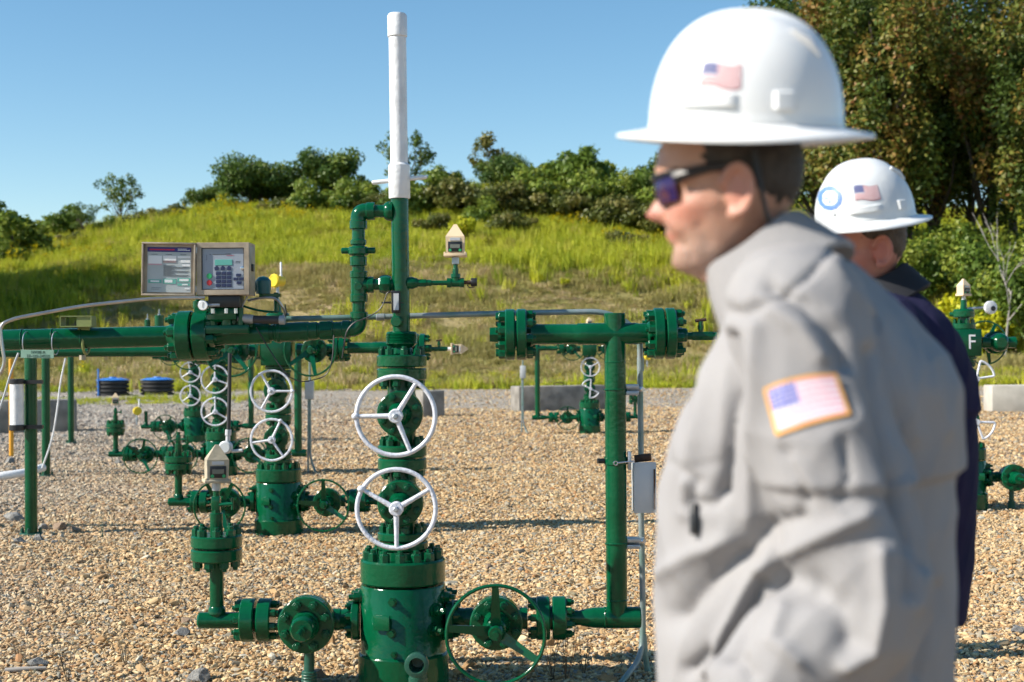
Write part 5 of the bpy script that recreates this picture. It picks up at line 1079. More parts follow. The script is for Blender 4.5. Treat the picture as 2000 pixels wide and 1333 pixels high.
PANTS = cloth_mat('denim', (.03, .045, .09), (.045, .06, .11)); BOOTM = mat('brown_leather', (.09, .05, .03), .5)
HAT = mat('hard_hat_white', (.80, .80, .79), .28, 0, (.76, .77, .77), 9, coat=.2)
HATG = mat('hard_hat_scuffed', (.74, .75, .74), .35, 0, (.62, .64, .66), 14, .05, 90)
FRED = mat('flag_red', (.36, .02, .035), .6); FWHT = mat('flag_white', (.76, .73, .74), .6); FBLU = mat('flag_blue', (.03, .045, .19), .6); FGLD = mat('flag_gold', (.75, .36, .05), .6)
TRED = mat('thread_red', (.72, .33, .42), .7); TBLU = mat('thread_blue', (.19, .20, .50), .7); TWHT = mat('thread_white', (.82, .76, .80), .7)
LENS = mat('mirror_lens_purple', (.03, .014, .085), .12, .4, (.22, .07, .012), 30, vsoft=(.5, .7)); LENSI = mat('lens_inner_orange', (.55, .20, .03), .25); EMB = mat('emblem_blue', (.09, .20, .50), .5)

def ring_loft(m, rings, seg=48, n=2.3):
    """rings: (centre, u-vector half, v-vector half) or with exponent"""
    vs = []; fs = []
    for c, U, V in rings:
        c = Vector(c); U = Vector(U); V = Vector(V)
        for k in range(seg):
            t = 2 * math.pi * k / seg; a, b = math.cos(t), math.sin(t)
            vs.append(c + U * (math.copysign(abs(a) ** (2 / n), a)) + V * (math.copysign(abs(b) ** (2 / n), b)))
    for i in range(len(rings) - 1):
        for k in range(seg): k2 = (k + 1) % seg; fs.append((i * seg + k, i * seg + k2, (i + 1) * seg + k2, (i + 1) * seg + k))
    fs.append(tuple(range(seg - 1, -1, -1))); fs.append(tuple((len(rings) - 1) * seg + k for k in range(seg))); m._add(vs, fs)
def limb(m, pts, rs, seg=24, sub=5):
    """smooth tapered tube through joints"""
    P = [Vector(p) for p in pts]; out = []; ro = []
    for i in range(len(P) - 1):
        a = P[max(i - 1, 0)]; b = P[i]; c = P[i + 1]; d = P[min(i + 2, len(P) - 1)]
        for k in range(sub):
            t = k / sub; out.append(.5 * ((2 * b) + (c - a) * t + (2 * a - 5 * b + 4 * c - d) * t * t + (3 * b - a - 3 * c + d) * t ** 3)); ro.append(rs[i] * (1 - t) + rs[i + 1] * t)
    out.append(P[-1]); ro.append(rs[-1]); m.tube(out, ro, seg)
def fuse(m, name, voxel, mats, parent, smooth=6, fac=.5):
    """overlapping closed pieces -> one continuous skin"""
    tmp = m.build(name + '_tmp', mats, None, 0); r = tmp.modifiers.new('r', 'REMESH'); r.mode = 'VOXEL'; r.voxel_size = voxel
    s = tmp.modifiers.new('s', 'SMOOTH'); s.iterations = smooth; s.factor = fac
    dg = bpy.context.evaluated_depsgraph_get(); me = bpy.data.meshes.new_from_object(tmp.evaluated_get(dg)); bpy.data.objects.remove(tmp)
    me.materials.clear()
    for x in (mats if isinstance(mats, (list, tuple)) else [mats]): me.materials.append(x)
    me.polygons.foreach_set('use_smooth', [True] * len(me.polygons)); o = bpy.data.objects.new(name, me); COL.objects.link(o); o.parent = parent; return o
HEADR = [(-.03, .026, -.07, .05), (.000, .066, -.02, .030), (.010, .081, -.03, .040), (.022, .087, -.042, .047), (.034, .087, -.052, .052), (.044, .083, -.060, .056), (.054, .088, -.068, .059), (.066, .090, -.076, .062), (.080, .089, -.086, .065), (.100, .087, -.095, .069), (.118, .084, -.100, .072), (.128, .088, -.102, .074),
         (.138, .096, -.103, .075), (.155, .097, -.103, .077), (.180, .089, -.10, .077), (.205, .068, -.088, .068), (.222, .035, -.060, .048), (.234, -.005, -.022, .012)]
def head_shape(m, T):
    """T: 4x4 placing the head (origin under the chin axis, u forward)"""
    seg = 72; vs = []; fs = []; Z = np.array([r[0] for r in HEADR]); zz = np.linspace(Z[0], Z[-1], 64)
    f, b, w = (np.interp(zz, Z, [r[k] for r in HEADR]) for k in (1, 2, 3))
    for z, fu, bu, wv in zip(zz, f, b, w):
        cu = (fu + bu) / 2; a = (fu - bu) / 2
        for k in range(seg):
            t = 2 * math.pi * k / seg; c, s = math.cos(t), math.sin(t); x = cu + a * math.copysign(abs(c) ** .88, c); y = wv * math.copysign(abs(s) ** .88, s)
            if c > 0:
                g = lambda zc, sz, sy, A, yc=0.: A * math.exp(-((z - zc) / sz) ** 2 - ((abs(y) - yc) / sy) ** 2)
                nz = np.interp(z, [.072, .079, .086, .093, .106, .126, .134], [0, .010, .029, .034, .025, .005, 0]); x += nz * math.exp(-(y / (.0085 + .005 * max(0, (.1 - z) / .03))) ** 2)
                x += g(.062, .0045, .02, .006) + g(.052, .005, .017, .0055) - g(.0575, .0022, .02, .003) + g(.016, .012, .018, .006) - g(.118, .012, .016, .012, .032) + g(.136, .006, .03, .004) + g(.08, .016, .02, .005, .045)
            vs.append(T @ Vector((x, y, z)))
    n = len(zz)
    for i in range(n - 1):
        for k in range(seg): k2 = (k + 1) % seg; fs.append((i * seg + k, i * seg + k2, (i + 1) * seg + k2, (i + 1) * seg + k))
    fs.append(tuple(range(seg - 1, -1, -1))); fs.append(tuple((n - 1) * seg + k for k in range(seg))); m._add(vs, fs)
    for s in (-1, 1):         # ears: shell, helix rim and lobe
        R3 = T.to_3x3() @ Matrix.Rotation(s * math.radians(-16), 3, 'Z') @ Matrix.Rotation(math.radians(-10), 3, 'Y')
        c = T @ Vector((-.014, s * .079, .099)); m.ball(c, .019, .007, .030, 16, 10, rot=R3)
        pts = [c + R3 @ Vector((.021 * math.cos(t) - .001, s * .007, .032 * math.sin(t) + .002)) for t in np.linspace(-.35 * math.pi - .5, 1.15 * math.pi, 16)][::1]
        pts = [c + R3 @ Vector((-.021 * math.cos(t), s * .008, .033 * math.sin(t) + .002)) for t in np.linspace(-.5 * math.pi, .95 * math.pi, 18)]
        m.tube(pts, .0052, 8); m.ball(c + R3 @ Vector((.004, s * .004, -.030)), .010, .006, .010, 10, 8)
def hand(m, w, d, up, s):
    """w wrist, d pointing along the hand, up = back of the hand, s = thumb side sign"""
    d = Vector(d).normalized(); up = Vector(up).normalized(); sd = d.cross(up).normalized() * s
    m.ball(w + d * .045, .045, .04, .02, 16, 10, rot=Matrix((d, sd, d.cross(sd))).transposed())
    for k, (o, L) in enumerate(((-.030, .066), (-.010, .078), (.010, .084), (.030, .076))):
        p = w + d * .075 + sd * o; c = -up; m.tube([p - d * .02, p, p + (d + c * .25).normalized() * L * .45, p + (d * .8 + c * .65).normalized() * L * .75 + c * .004, p + (d * .6 + c * .8).normalized() * L], [.0095, .0095, .009, .0085, .007], 10)
    p = w + d * .02 + sd * .035; m.tube([p - sd * .015, p + sd * .012 + d * .015, p + sd * .022 + d * .045 - up * .01, p + sd * .018 + d * .068 - up * .02], [.012, .0115, .010, .008], 10)

def make_person(px, Y, yaw, head_px, head_Y, head_yaw, head_pitch, label, skin, hair, shirt_m, near_arm=None, rings=None, dz=0., folds=None, shirt_name='shirt', strokes_on=True, voxel=.006, hs_=1.):
    p0 = W(px, 700, Y); root = empty('person', (p0.x, p0.y, 0), label, 'person', None, math.pi - yaw)
    Rw = Matrix.Rotation(math.pi - yaw, 4, 'Z'); Mi = (Matrix.Translation((p0.x, p0.y, 0)) @ Rw).inverted(); loc = lambda wpt: Mi @ Vector(wpt)
    # head placement: ear point given by the photo
    ear = loc(W(head_px[0], head_px[1], head_Y)); Th = Matrix.Translation(ear) @ Matrix.Rotation(yaw - head_yaw, 4, 'Z') @ Matrix.Rotation(head_pitch, 4, 'Y') @ Matrix.Scale(hs_, 4) @ Matrix.Translation((.014, -.079, -.099))
    S = near_arm or dict(sh=(0, .19, 1.42), el=(-.04, .25, 1.13), wr=(.2, .2, .97)); sh, el, wr = (Vector(S[k]) for k in ('sh', 'el', 'wr'))
    fsh, fel, fwr = Vector((.0, -.19, 1.42 + dz)), Vector((-.02, -.255, 1.12 + dz)), Vector((.13, -.12, .93 + dz))
    rings = rings or [(.93, -.01, .155, .19), (1.05, -.01, .165, .19), (1.2, -.005, .165, .20), (1.33, -.01, .14, .205), (1.42, -.01, .11, .20), (1.47, -.005, .085, .15), (1.51, .01, .06, .08)]
    # skin body: one continuous mesh
    m = MB(); head_shape(m, Th); nb = Th @ Vector((-.022, 0, .02)); tb = Vector((rings[-2][1], 0, rings[-2][0] - .02)); limb(m, [nb, nb.lerp(tb, .45) + Vector((-.004, 0, 0)), tb, tb - Vector((0, 0, .12))], [.058, .057, .066, .085], 28)
    ring_loft(m, [((c, 0, z), (a * .8, 0, 0), (0, b * .85, 0)) for z, c, a, b in rings], 32)
    for a_, b_, c_ in ((sh, el, wr), (fsh, fel, fwr)): limb(m, [a_, b_, c_], [.036, .024, .022], 16)
    dn = (wr - el).normalized(); hand(m, wr, dn + Vector((.2, 0, -.3)), Vector((0, .8, .5)), 1); df = (fwr - fel).normalized(); hand(m, fwr, df, Vector((0, -.8, .5)), -1)
    for s in (-1, 1): limb(m, [(0, s * .09, .95), (.01, s * .10, .52), (-.02, s * .105, .12), (.06, s * .11, .05)], [.085, .055, .038, .03], 16)
    body = fuse(m, 'body', .0036, skin, root, 2, .3)
    bm_ = body.data; nB = len(bm_.vertices); cB = np.empty(nB * 3, np.float32); bm_.vertices.foreach_get('co', cB); cB = cB.reshape(-1, 3); nBn = np.empty(nB * 3, np.float32); bm_.vertices.foreach_get('normal', nBn); nBn = nBn.reshape(-1, 3)
    Ti = np.array(Th.inverted()); h_ = cB @ Ti[:3, :3].T + Ti[:3, 3]; hx, hy, hz = h_[:, 0], np.abs(h_[:, 1]), h_[:, 2]; dB = np.zeros(nB)
    for A_, w_, pts in ((-.0035, .0045, [(.100, .084), (.090, .066), (.080, .044)]), (.003, .007, [(.088, .078), (.074, .062)]), (-.0025, .004, [(.068, .042), (.060, .022)]), (-.003, .010, [(.045, .060), (.035, .040)]), (.003, .012, [(.055, .092), (.02, .09)]), (-.002, .0035, [(.02, -.012), (-.03, -.002)]), (-.002, .0035, [(.03, -.028), (-.03, -.02)]), (-.002, .003, [(.055, .118), (.038, .112)])):
        best = np.full(nB, 1e9)
        for (x0, y0), (x1, y1) in zip(pts[:-1], pts[1:]):
            dx, dy = x1 - x0, y1 - y0; t = np.clip(((hx - x0) * dx + (hz - y0) * dy) / (dx * dx + dy * dy), 0, 1); best = np.minimum(best, np.hypot(hx - x0 - t * dx, hz - y0 - t * dy))
        dB += A_ * np.exp(-(best / w_) ** 2) * np.clip((hy - .012) / .01, 0, 1)
    bm_.vertices.foreach_set('co', (cB + nBn * dB[:, None]).astype(np.float32).ravel()); bm_.update()
    gz_ = lambda x, z, sx, sz: np.exp(-((hx - x) / sx) ** 2 - ((hz - z) / sz) ** 2); ruddy = np.clip(gz_(.115, .092, .02, .018) + .8 * gz_(.06, .085, .03, .022) + .9 * gz_(-.014, .099, .03, .035) * (hy > .07) + .9 * gz_(.09, .056, .016, .006) + .7 * gz_(.0, -.05, .06, .05), 0, 1)
    stub = np.clip(gz_(.05, .02, .055, .03) + .8 * gz_(.095, .069, .014, .006), 0, 1) * (hz > -.03); brow = gz_(.088, .139, .012, .004) * (hy > .012) * (hy < .05)
    col = np.ones((nB, 4), np.float32); col[:, :3] *= 1 - ruddy[:, None] * np.array([.02, .30, .30]); col[:, :3] *= 1 - stub[:, None] * np.array([.28, .20, .12]); col[:, :3] *= 1 - .85 * brow[:, None]
    ca = bm_.color_attributes.new('tint', 'FLOAT_COLOR', 'POINT'); ca.data.foreach_set('color', col.ravel())
    # hair shell round the back of the head
    vs = []; fs = []; nt_, nz_ = 40, 14; Z = np.array([r[0] for r in HEADR])
    for i in range(nt_ + 1):
        t = math.radians(180 + (i / nt_ - .5) * 212); off = abs(i / nt_ - .5) * 2; zlo = .078 + .06 * max(0, off - .45) / .55 if off > .45 else .078 + .006 * math.sin(i * 1.9)
        for j in range(nz_ + 1):
            z = zlo + (.19 - zlo) * j / nz_; fu, bu, wv = (np.interp(z, Z, [r[k] for r in HEADR]) for k in (1, 2, 3)); e = .006 * min(1, j / 2.5) * min(1, (1 - off) * 8) - .001; c, s = math.cos(t), math.sin(t)
            e += .0015 * math.sin(31 * t + 9 * z * 40)
            vs.append(Th @ Vector(((fu + bu) / 2 + ((fu - bu) / 2 + e) * math.copysign(abs(c) ** .88, c), (wv + e) * math.copysign(abs(s) ** .88, s), z)))
    for i in range(nt_):
        for j in range(nz_): k = i * (nz_ + 1) + j; fs.append((k, k + 1, k + nz_ + 2, k + nz_ + 1))
    MB()._add(vs, fs).build('hair', hair, root, 180)
    # shirt: torso, sleeves, collar as one cloth skin
    m = MB(); ring_loft(m, [((c, 0, z), (a, 0, 0), (0, b, 0)) for z, c, a, b in rings], 64, 2.35)
    el2 = el + Vector((-.012, 0, -.02)); limb(m, [sh + Vector((0, -.05, .01)), sh, sh.lerp(el, .5), el2, el.lerp(wr, .55), wr.lerp(el, .06)], [.078, .080, .078, .074, .068, .052], 28)
    limb(m, [fsh + Vector((0, .05, .01)), fsh, fsh.lerp(fel, .5), fel, fel.lerp(fwr, .55), fwr.lerp(fel, .06)], [.08, .08, .075, .07, .062, .052], 24)
    cloth = fuse(m, shirt_name, voxel, shirt_m, root, 10, .5)
    me = cloth.data; n = len(me.vertices); co = np.empty(n * 3, np.float32); me.vertices.foreach_get('co', co); co = co.reshape(-1, 3)
    no = np.empty(n * 3, np.float32); me.vertices.foreach_get('normal', no); no = no.reshape(-1, 3); disp = np.zeros(n)
    # yoke flap over the back
    zy = rings[3][0] + S.get('yoke', -.075); bk = np.clip((-co[:, 0] + .02) / .05, 0, 1); disp += .011 * bk * np.clip((co[:, 2] - zy) / .006, 0, 1) * np.clip((rings[-3][0] - co[:, 2]) / .1, 0, 1)
    # gentle irregular wrinkling
    for f_, a_, sd in ((9, .0028, 1), (17, .0014, 2), (31, .0008, 3)):
        q_ = co * f_; disp += a_ * np.sin(q_[:, 0] * 1.1 + 1.7 * np.sin(q_[:, 2] * .45 + sd) + sd) * np.sin(q_[:, 2] * .6 + 1.3 * np.sin(q_[:, 1] * 1.2 + sd * 2) + q_[:, 0] * .5)
    for kx, ky, kz, a_, ph in ((6, 9, 16, .0040, 0.), (-9, 7, 13, .0036, 1.3), (14, -6, 9, .003, 2.2), (22, 15, 30, .0016, .7), (-26, 20, 24, .0014, 3.1)):       # sharp drag creases
        w_ = np.sin(co[:, 0] * kx * 2 + co[:, 1] * ky * 2 + co[:, 2] * kz + 1.2 * np.sin(co[:, 2] * 9 + ph) + 1.1 * np.sin(co[:, 0] * 13 + co[:, 1] * 11 + ph)); g_ = np.clip(.5 + .9 * np.sin(co[:, 2] * 7 + co[:, 0] * 9 + ph * 3), 0, 1); disp += a_ * g_ * ((1 - np.abs(w_)) ** 2.2 - .25)
    if folds:
        Mw = np.array((Matrix.Translation((p0.x, p0.y, 0)) @ Rw)); wc = co @ Mw[:3, :3].T + Mw[:3, 3]; wn = no @ Mw[:3, :3].T; d = wc - np.array([0, 0, CAMZ]); dep = d @ np.array(_f)
        U = 1000 + F * (d @ np.array(CR)) / dep; V = 666.5 - F * (d @ np.array(CU)) / dep; face = np.clip(-(wn * d).sum(1) / np.linalg.norm(d, axis=1) * 3 + .3, 0, 1)
        for A, wd, pts in folds:
            best = np.full(n, 1e9)
            for (x0, y0), (x1, y1) in zip(pts[:-1], pts[1:]):
                dx, dy = x1 - x0, y1 - y0; t = np.clip(((U - x0) * dx + (V - y0) * dy) / (dx * dx + dy * dy + 1e-9), 0, 1); best = np.minimum(best, np.hypot(U - x0 - t * dx, V - y0 - t * dy))
            disp += 1.1 * A * np.exp(-(best / (wd * .8)) ** 1.5) * face
    co = co + no * disp[:, None]; me.vertices.foreach_set('co', co.astype(np.float32).ravel()); me.update()
    # collar
    cbk, cfr = (loc(W(*S['collar'][k])) for k in (0, 1)) if 'collar' in S else (nb.lerp(tb, .45) + Vector((-.075, 0, .03)), nb.lerp(tb, .7) + Vector((.075, 0, -.02)))
    cbk.y = cfr.y = nb.y; nb2 = (cbk + cfr) / 2; eu = (cfr - cbk) / 2; nrm_ = Vector((0, 1, 0)).cross(eu).normalized() * -1
    if nrm_.z < 0: nrm_ = -nrm_
    vs = []; fs = []; k_ = 56; prof = [(-.022, 1.10), (.012, 1.0), (.036, .95), (.043, .97), (.041, 1.06), (.012, 1.24), (-.024, 1.46), (-.030, 1.40)]
    for i in range(k_ + 1):
        t = math.radians(10 + 340 * i / k_)
        for h_, r_ in prof:
            h2 = h_ - (.03 * max(0, math.cos(t)) ** 3 if h_ < .0 else 0); vs.append(nb2 + eu * (r_ * math.cos(t)) + Vector((0, 1, 0)) * (.070 * r_ * math.sin(t)) + nrm_ * (h2 + .004 * math.sin(3 * t)))
    for i in range(k_):
        for j in range(len(prof)): j2 = (j + 1) % len(prof); fs.append((i * 8 + j, i * 8 + j2, i * 8 + 8 + j2, i * 8 + 8 + j))
    fs.append(tuple(range(8))); fs.append(tuple(k_ * 8 + 7 - j for j in range(8))); MB()._add(vs, fs).build('collar', shirt_m if S.get('collar_m') is None else S['collar_m'], cloth, 38)
    for c0, c1 in ((el, wr), (fel, fwr)): d_ = (c1 - c0).normalized(); MB().lathe([(-.055, .050), (-.05, .054), (-.004, .052), (0, .048), (-.003, .044), (-.05, .044)], c1 - d_ * .004, d_, 28, cap=(0, 0)).build('cuff', shirt_m, cloth, 60)
    # trousers, belt, boots
    m = MB(); ring_loft(m, [((rings[0][1], 0, z), (a, 0, 0), (0, b, 0)) for z, a, b in ((.80, .13, .18), (.88, .145, .185), (1.0, .14, .175))], 40)
    for s in (-1, 1): limb(m, [(-.005, s * .09, .90), (.0, s * .10, .70), (.012, s * .10, .50), (-.01, s * .105, .28), (-.02, s * .108, .10)], [.105, .092, .078, .07, .072], 24)
    fuse(m, 'trousers', .008, PANTS, root, 6)
    for s in (-1, 1):
        m = MB(); ring_loft(m, [((.035, s * .11, z), (a, 0, 0), (0, b, 0)) for z, a, b in ((.0, .145, .05), (.02, .15, .052), (.03, .147, .05), (.06, .13, .047), (.085, .08, .046))], 28); limb(m, [(-.035, s * .108, .05), (-.03, s * .108, .2)], [.052, .058], 20); m.build('boot', BOOTM, root, 50)
    return root, Th, cloth, Matrix.Translation((p0.x, p0.y, 0)) @ Rw

def hard_hat(Wm, label, m, scale=1., notch=False):
    """full-brim hard hat, origin at the brim centre, u forward; Wm = world 4x4"""
    r = empty('hard_hat', (0, 0, 0), label, 'hard hat', 'white full-brim hard hats'); r.matrix_world = Wm @ Matrix.Scale(scale, 4)
    seg = 96; vs = []; fs = []; A, B, H = .1235, .104, .137
    prof = []
    for k in range(0, 25): t = math.pi / 2 * (1 - k / 24); prof.append((math.cos(t) ** .86, H * math.sin(t) ** .95, 0.))          # dome from the top down
    prof += [(1.012, -.004, 0.), (1.03, -.007, .02), (1.06, -.010, .2), (1.0, -.0155, .62), (1.0, -.020, .96), (1.0, -.0225, 1.0), (1.0, -.0255, .985), (1.0, -.020, .6), (1.0, -.015, .12), (.97, -.014, 0.), (.95, .02, 0.)]
    for i, (f_, z, e) in enumerate(prof):
        for k in range(seg):
            t = 2 * math.pi * k / seg; c, s = math.cos(t), math.sin(t); bx = .166 if c > 0 else .163; a = A + (bx - A) * e; b = B + (.137 - B) * e; ff = f_ if e == 0 else 1.0
            if i <= 24: ff = f_
            x, y = a * ff * c, b * ff * s; zz = z - .005 * e * abs(s) ** 2 + .006 * e * (c ** 2)
            if i <= 24: zz += .0075 * math.exp(-(y / .017) ** 4) * min(1, ff * 30 + 1) * (1 - ff ** 6)
            vs.append((x, y, zz))
    n = len(prof)
    for i in range(n - 1):
        for k in range(seg): k2 = (k + 1) % seg; fs.append((i * seg + k, (i + 1) * seg + k, (i + 1) * seg + k2, i * seg + k2))
    me = MB()._add(vs, fs); sh = me.build('shell', m, r, 50)
    # side slots and raised bands
    for s in (-1, 1):
        for c0, c1, h_, z0 in ((-.52, -.28, .020, .012), (.05, .75, .013, .016)):
            vs = []; fs = []; N_ = 14
            for k in range(N_ + 1):
                t = c0 + (c1 - c0) * k / N_; t = math.pi / 2 - t; ct, st_ = math.cos(t), s * math.sin(t); e = .006 * min(1, min(k, N_ - k) / 1.5)
                for dz_, ex in ((0, -.004), (0, e), (h_, e), (h_ + .004, -.004)): q_ = math.sqrt(max(0, 1 - ((z0 + dz_) / H) ** 2)) ** .95; vs.append(((A * q_ + ex) * ct, (B * q_ + ex) * st_, z0 + dz_))
            for k in range(N_):
                for j in range(3): a_ = k * 4 + j; fs.append((a_, a_ + 1, a_ + 5, a_ + 4) if s < 0 else (a_, a_ + 4, a_ + 5, a_ + 1))
            MB()._add(vs, fs).build('slot_rib', m, sh, 40)
    for s in (-1, 1): MB().tube([(-.055, s * .052, .112), (-.075, s * .05, .098), (-.09, s * .047, .080)], [.004, .006, .003], 8).build('top_rib', m, sh)
    MB().lathe([(0, .004), (.003, .004)], (.108, .05, .022), (.85, .5, .2), 10).build('rivet', GREYBOX, sh)
    MB().torus((0, 0, -.006), (0, 0, 1), .086, .009, 40, 8).build('headband', BLACK, r)
    return r, sh
def decal(name, target, Mw, quad, nu, nv, cell, mats, parent, lift=.0012, bow=(0, 0)):
    """thin print laid on a surface: photo quad (TL, TR, BR, BL) cast once on the target mesh"""
    tm = target.data; Mi = Mw.inverted(); bv = BVHTree.FromPolygons([v.co.copy() for v in tm.vertices], [tuple(p.vertices) for p in tm.polygons]); TL, TR, BR, BL = quad; vs = []; fs = []; mi = []; o = Mi @ Vector((0, 0, CAMZ))
    for j in range(nv + 1):
        for i in range(nu + 1):
            u, v = i / nu, j / nv; x = (TL[0] * (1 - u) + TR[0] * u) * (1 - v) + (BL[0] * (1 - u) + BR[0] * u) * v; y = (TL[1] * (1 - u) + TR[1] * u) * (1 - v) + (BL[1] * (1 - u) + BR[1] * u) * v - bow[0] * 4 * u * (1 - u) * (1 - v) - bow[1] * 4 * u * (1 - u) * v
            if len(bow) > 2: y += bow[2] * math.sin(2 * math.pi * u)
            d = (Mi @ W(x, y, 1.) - o).normalized(); h, nn, _, _ = bv.ray_cast(o, d)
            if h is None: h = vs[-1] if vs else Vector((0, 0, 0)); nn = Vector((0, 0, 0))
            if nn.dot(d) > 0: nn = -nn
            vs.append(Vector(h) + nn * lift)
    for j in range(nv):
        for i in range(nu):
            c = cell(i, j)
            if c is None: continue
            a = j * (nu + 1) + i; fs.append((a, a + 1, a + nu + 2, a + nu + 1)); mi.append(c)
    m = MB(); m.v = [tuple(v) for v in vs]; m.f = fs; m.m = mi; return m.build(name, mats, parent, 180)
def flag_cell(border=0):
    def f(i, j):
        nu, nv = 40 + 2 * border, 26 + 2 * border
        if i < border or j < border or i >= nu - border or j >= nv - border: return 3
        i -= border; j -= border
        if i < 16 and j < 14: return 1 if (i % 3 == 1 and j % 3 == 1) else 2
        return 0 if (j // 2) % 2 == 0 else 1
    return f

# ---- the man in grey, nearest the camera
YAW = math.radians(24); pA = W(1590, 700, 1.85); MiA = (Matrix.Translation((pA.x, pA.y, 0)) @ Matrix.Rotation(math.pi - YAW, 4, 'Z')).inverted()
ringsA = [(.86, .018, .175, .195), (.97, .016, .184, .205), (1.058, .013, .187, .212), (1.158, .012, .186, .215), (1.238, .007, .182, .220), (1.291, -.001, .176, .225), (1.351, -.018, .158, .228), (1.397, -.018, .130, .226), (1.440, -.010, .109, .210), (1.472, .0, .090, .172), (1.495, .006, .074, .112), (1.515, .014, .060, .072)]
foldsA = [(-.0065, 9, [(1398, 612), (1450, 618), (1510, 590), (1580, 540), (1640, 478)]), (-.003, 8, [(1310, 905), (1345, 915), (1400, 905)]), (-.002, 8, [(1535, 575), (1600, 600), (1660, 690), (1690, 800)]), (-.016, 13, [(1428, 660), (1436, 760), (1424, 860), (1412, 960)]), (.010, 20, [(1395, 640), (1380, 760), (1352, 880), (1340, 1000)]), (.009, 22, [(1480, 640), (1478, 760), (1470, 900), (1462, 1010)]), (-.012, 16, [(1505, 560), (1570, 596), (1625, 655), (1645, 715)]), (.010, 20, [(1500, 600), (1560, 640), (1600, 700)]), (-.008, 15, [(1400, 600), (1450, 610), (1500, 590)]),
          (-.014, 16, [(1690, 690), (1700, 800), (1722, 900), (1765, 1010), (1800, 1105)]), (-.012, 22, [(1560, 1012), (1500, 1030), (1462, 1080)]), (.013, 22, [(1690, 1010), (1600, 1050), (1520, 1092), (1490, 1110)]), (-.016, 40, [(1590, 1150), (1640, 1190), (1660, 1250)]), (.014, 16, [(1716, 1080), (1722, 1180), (1705, 1270), (1650, 1300)]), (-.018, 17, [(1486, 1130), (1455, 1200), (1425, 1280)]),
          (.018, 17, [(1505, 1085), (1462, 1150), (1415, 1240), (1385, 1310)]), (-.020, 32, [(1320, 1205), (1380, 1140), (1440, 1085)]), (.010, 22, [(1290, 1120), (1350, 1085), (1420, 1060)]), (-.014, 15, [(1340, 1310), (1385, 1275)]), (.009, 18, [(1530, 1190), (1510, 1250), (1560, 1290)]), (-.010, 13, [(1450, 1290), (1470, 1320)]), (-.010, 12, [(1345, 925), (1362, 940), (1345, 990)]), (-.010, 14, [(1405, 960), (1395, 985), (1360, 985)]),
          (.008, 18, [(1760, 960), (1790, 1060), (1795, 1180)]), (-.009, 16, [(1740, 940), (1765, 1040), (1775, 1160)]), (-.010, 14, [(1830, 1150), (1810, 1240), (1790, 1320)]), (.008, 22, [(1620, 520), (1680, 600), (1740, 720), (1770, 850)]), (.007, 20, [(1800, 720), (1830, 840)]), (.006, 14, [(1560, 900), (1600, 960), (1640, 1000)]), (-.006, 12, [(1540, 880), (1570, 930), (1580, 975)]), (-.006, 10, [(1640, 860), (1655, 930), (1640, 980)])]
armA = dict(sh=MiA @ W(1548, 625, 1.665), el=MiA @ W(1668, 1135, 1.60), wr=MiA @ W(1440, 1420, 1.60), yoke=.085, collar=((1612, 474, 1.80), (1418, 592, 1.80)))
man, ThA, shirtA, MwA = make_person(1590, 1.85, YAW, (1442, 374), 1.735, math.radians(10), math.radians(7), 'person in a grey work shirt, white hard hat and sunglasses, facing left, nearest', SKIN, HAIR, GREYSH, armA, ringsA, 0., foldsA, voxel=.0055, hs_=.91)
hatM = Matrix.Translation(W(1456, 240, 1.80)) @ Matrix.Rotation(math.pi - math.radians(10), 4, 'Z') @ Matrix.Rotation(math.radians(-2.0), 4, 'Y') @ Matrix.Rotation(math.radians(-6.5), 4, 'X')
hatA, shellA = hard_hat(hatM, 'white hard hat with a flag sticker on the man in grey', HAT, .985)
bpy.context.view_layer.update()
decal('flag_sticker', shellA, shellA.matrix_world.copy(), [(1373, 124), (1449, 126), (1447, 172), (1367, 168)], 40, 26, flag_cell(), [FRED, FWHT, FBLU, FGLD], shellA, .0012, (-2, -2, -4))
decal('flag_patch', shirtA, MwA, [(1493, 760), (1632, 731), (1661, 812), (1519, 853)], 44, 30, flag_cell(2), [TRED, TWHT, TBLU, FGLD], shirtA, .003, (10, 4))
# chin strap cord, sunglasses
HA = MwA @ ThA
m = MB(); hp = lambda x, y, z: HA @ Vector((x, y, z)); hi = hatA.matrix_world.inverted(); m.tube(bend([hi @ hp(-.042, .086, .15), hi @ hp(-.044, .086, .09), hi @ hp(-.050, .072, .04), hi @ hp(-.075, .05, .03)], .03), .003, 8); m.build('strap', BLACK, hatA)
gl = empty('sunglasses', (0, 0, 0), 'dark wraparound sunglasses with purple lenses on the man in grey', 'sunglasses'); gl.matrix_world = HA
for nm, e, mm in (('lens', .002, LENS), ('lens_lining', -.001, LENSI)):
    vs = []; fs = []
    for i in range(25):
        t = math.radians(-46 + 92 * i / 24)
        for j in range(7):
            z = .102 + .037 * j / 6; cut = .010 * max(0, 1 - abs(t) / .22) * (1 if j < 3 else 0); rr = .104 - .35 * abs(z - .122) ** 1.2; vs.append(((rr + e) * math.cos(t) - .004, (.077 + e) * math.sin(t), z + cut * (1 - j / 3)))
    for i in range(24):
        for j in range(6): k = i * 7 + j; fs.append((k, k + 7, k + 8, k + 1))
    MB()._add(vs, fs).build(nm, mm, gl, 60)
for s in (-1, 1): MB().tube([(.066, s * .060, .132), (.050, s * .072, .134), (.02, s * .081, .136), (-.015, s * .084, .134), (-.03, s * .083, .126)], [.010, .008, .0065, .0045, .003], 8).build('temple', BLACK, gl)
MB().tube([((.105) * math.cos(t) - .004, .080 * math.sin(t), .141) for t in np.linspace(-.87, .87, 20)], .004, 6).build('brow_bar', BLACK, gl)
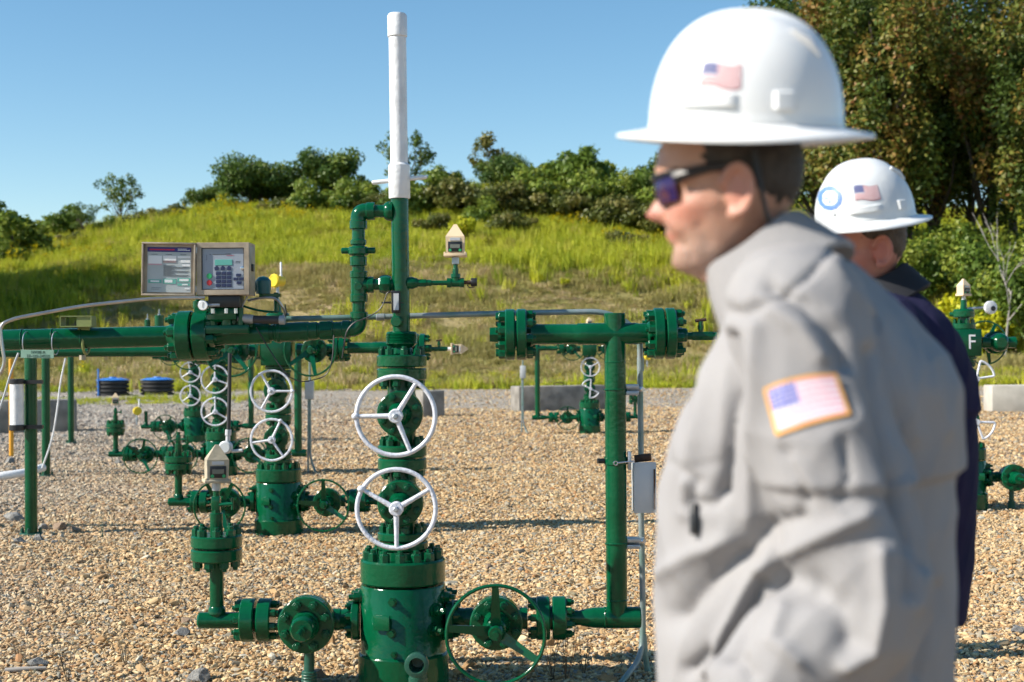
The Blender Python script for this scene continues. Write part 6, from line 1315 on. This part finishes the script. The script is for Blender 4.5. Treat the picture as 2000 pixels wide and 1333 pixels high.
# pen clipped in the breast pocket
bvs = BVHTree.FromPolygons([MwA @ v.co for v in shirtA.data.vertices], [tuple(p.vertices) for p in shirtA.data.polygons]); cs = []
for y in (985, 1012, 1042): h = bvs.ray_cast(Vector((0, 0, CAMZ)), (W(1358, y, 1.) - Vector((0, 0, CAMZ))).normalized())[0]; cs.append(Vector(h) + Vector((-.002, -.005, 0)) if h else W(1358, y, 1.7))
o = MB().tube([c - cs[0] for c in cs], .0055, 8).build('pen', BLACK, None, 60, cs[0]); tag(o, 'dark pen clipped to the grey shirt pocket', 'pen')

# ---- the second man, in navy, behind
YB = math.radians(4); pB = W(1722, 700, 3.42); MiB = (Matrix.Translation((pB.x, pB.y, 0)) @ Matrix.Rotation(math.pi - YB, 4, 'Z')).inverted()
ringsB = [(.76, -.02, .16, .19), (.89, -.03, .17, .195), (1.0, -.03, .178, .205), (1.09, -.03, .182, .212), (1.19, -.03, .183, .215), (1.27, -.03, .18, .22), (1.332, -.03, .17, .225), (1.38, -.028, .155, .226), (1.43, -.025, .135, .225), (1.468, -.02, .118, .21), (1.505, -.012, .098, .17), (1.535, .0, .082, .12), (1.56, .012, .066, .078)]
armB = dict(sh=(.02, .20, 1.44), el=(-.035, .245, 1.15), wr=(.16, .22, .98), yoke=.16, collar_m=mat('black_collar', (.008, .009, .014), .8))
man2, ThB, shirtB, MwB = make_person(1722, 3.42, YB, (1722, 492), 3.30, math.radians(-8), math.radians(8), 'person in a dark navy shirt and white hard hat, behind the man in grey', SKIN2, HAIRB, NAVYSH, armB, ringsB, .03, None, voxel=.008)
hatM = Matrix.Translation(W(1690, 426, 3.36)) @ Matrix.Rotation(math.pi - math.radians(-14), 4, 'Z') @ Matrix.Rotation(math.radians(8.5), 4, 'Y') @ Matrix.Rotation(math.radians(-3), 4, 'X')
hatB, shellB = hard_hat(hatM, 'scuffed white hard hat with round blue emblem on the second man', HATG, .97)
bpy.context.view_layer.update()
decal('flag_sticker', shellB, shellB.matrix_world.copy(), [(1667, 364), (1713, 362), (1720, 388), (1671, 392)], 40, 26, flag_cell(), [FRED, FWHT, FBLU, FGLD], shellB, .0012, (-1, -1, -2))
def emb(i, j):
    x, y = (i + .5) / 12 - 1, (j + .5) / 12 - 1; r = math.hypot(x, y)
    if r > 1: return None
    if r > .62: return 0
    return 0 if (min(abs(x), abs(y)) < .09 and r > .1 and r < .5) else 1
decal('round_emblem', shellB, shellB.matrix_world.copy(), [(1598, 364), (1645, 364), (1645, 411), (1598, 411)], 24, 24, emb, [EMB, FWHT], shellB, .0012)
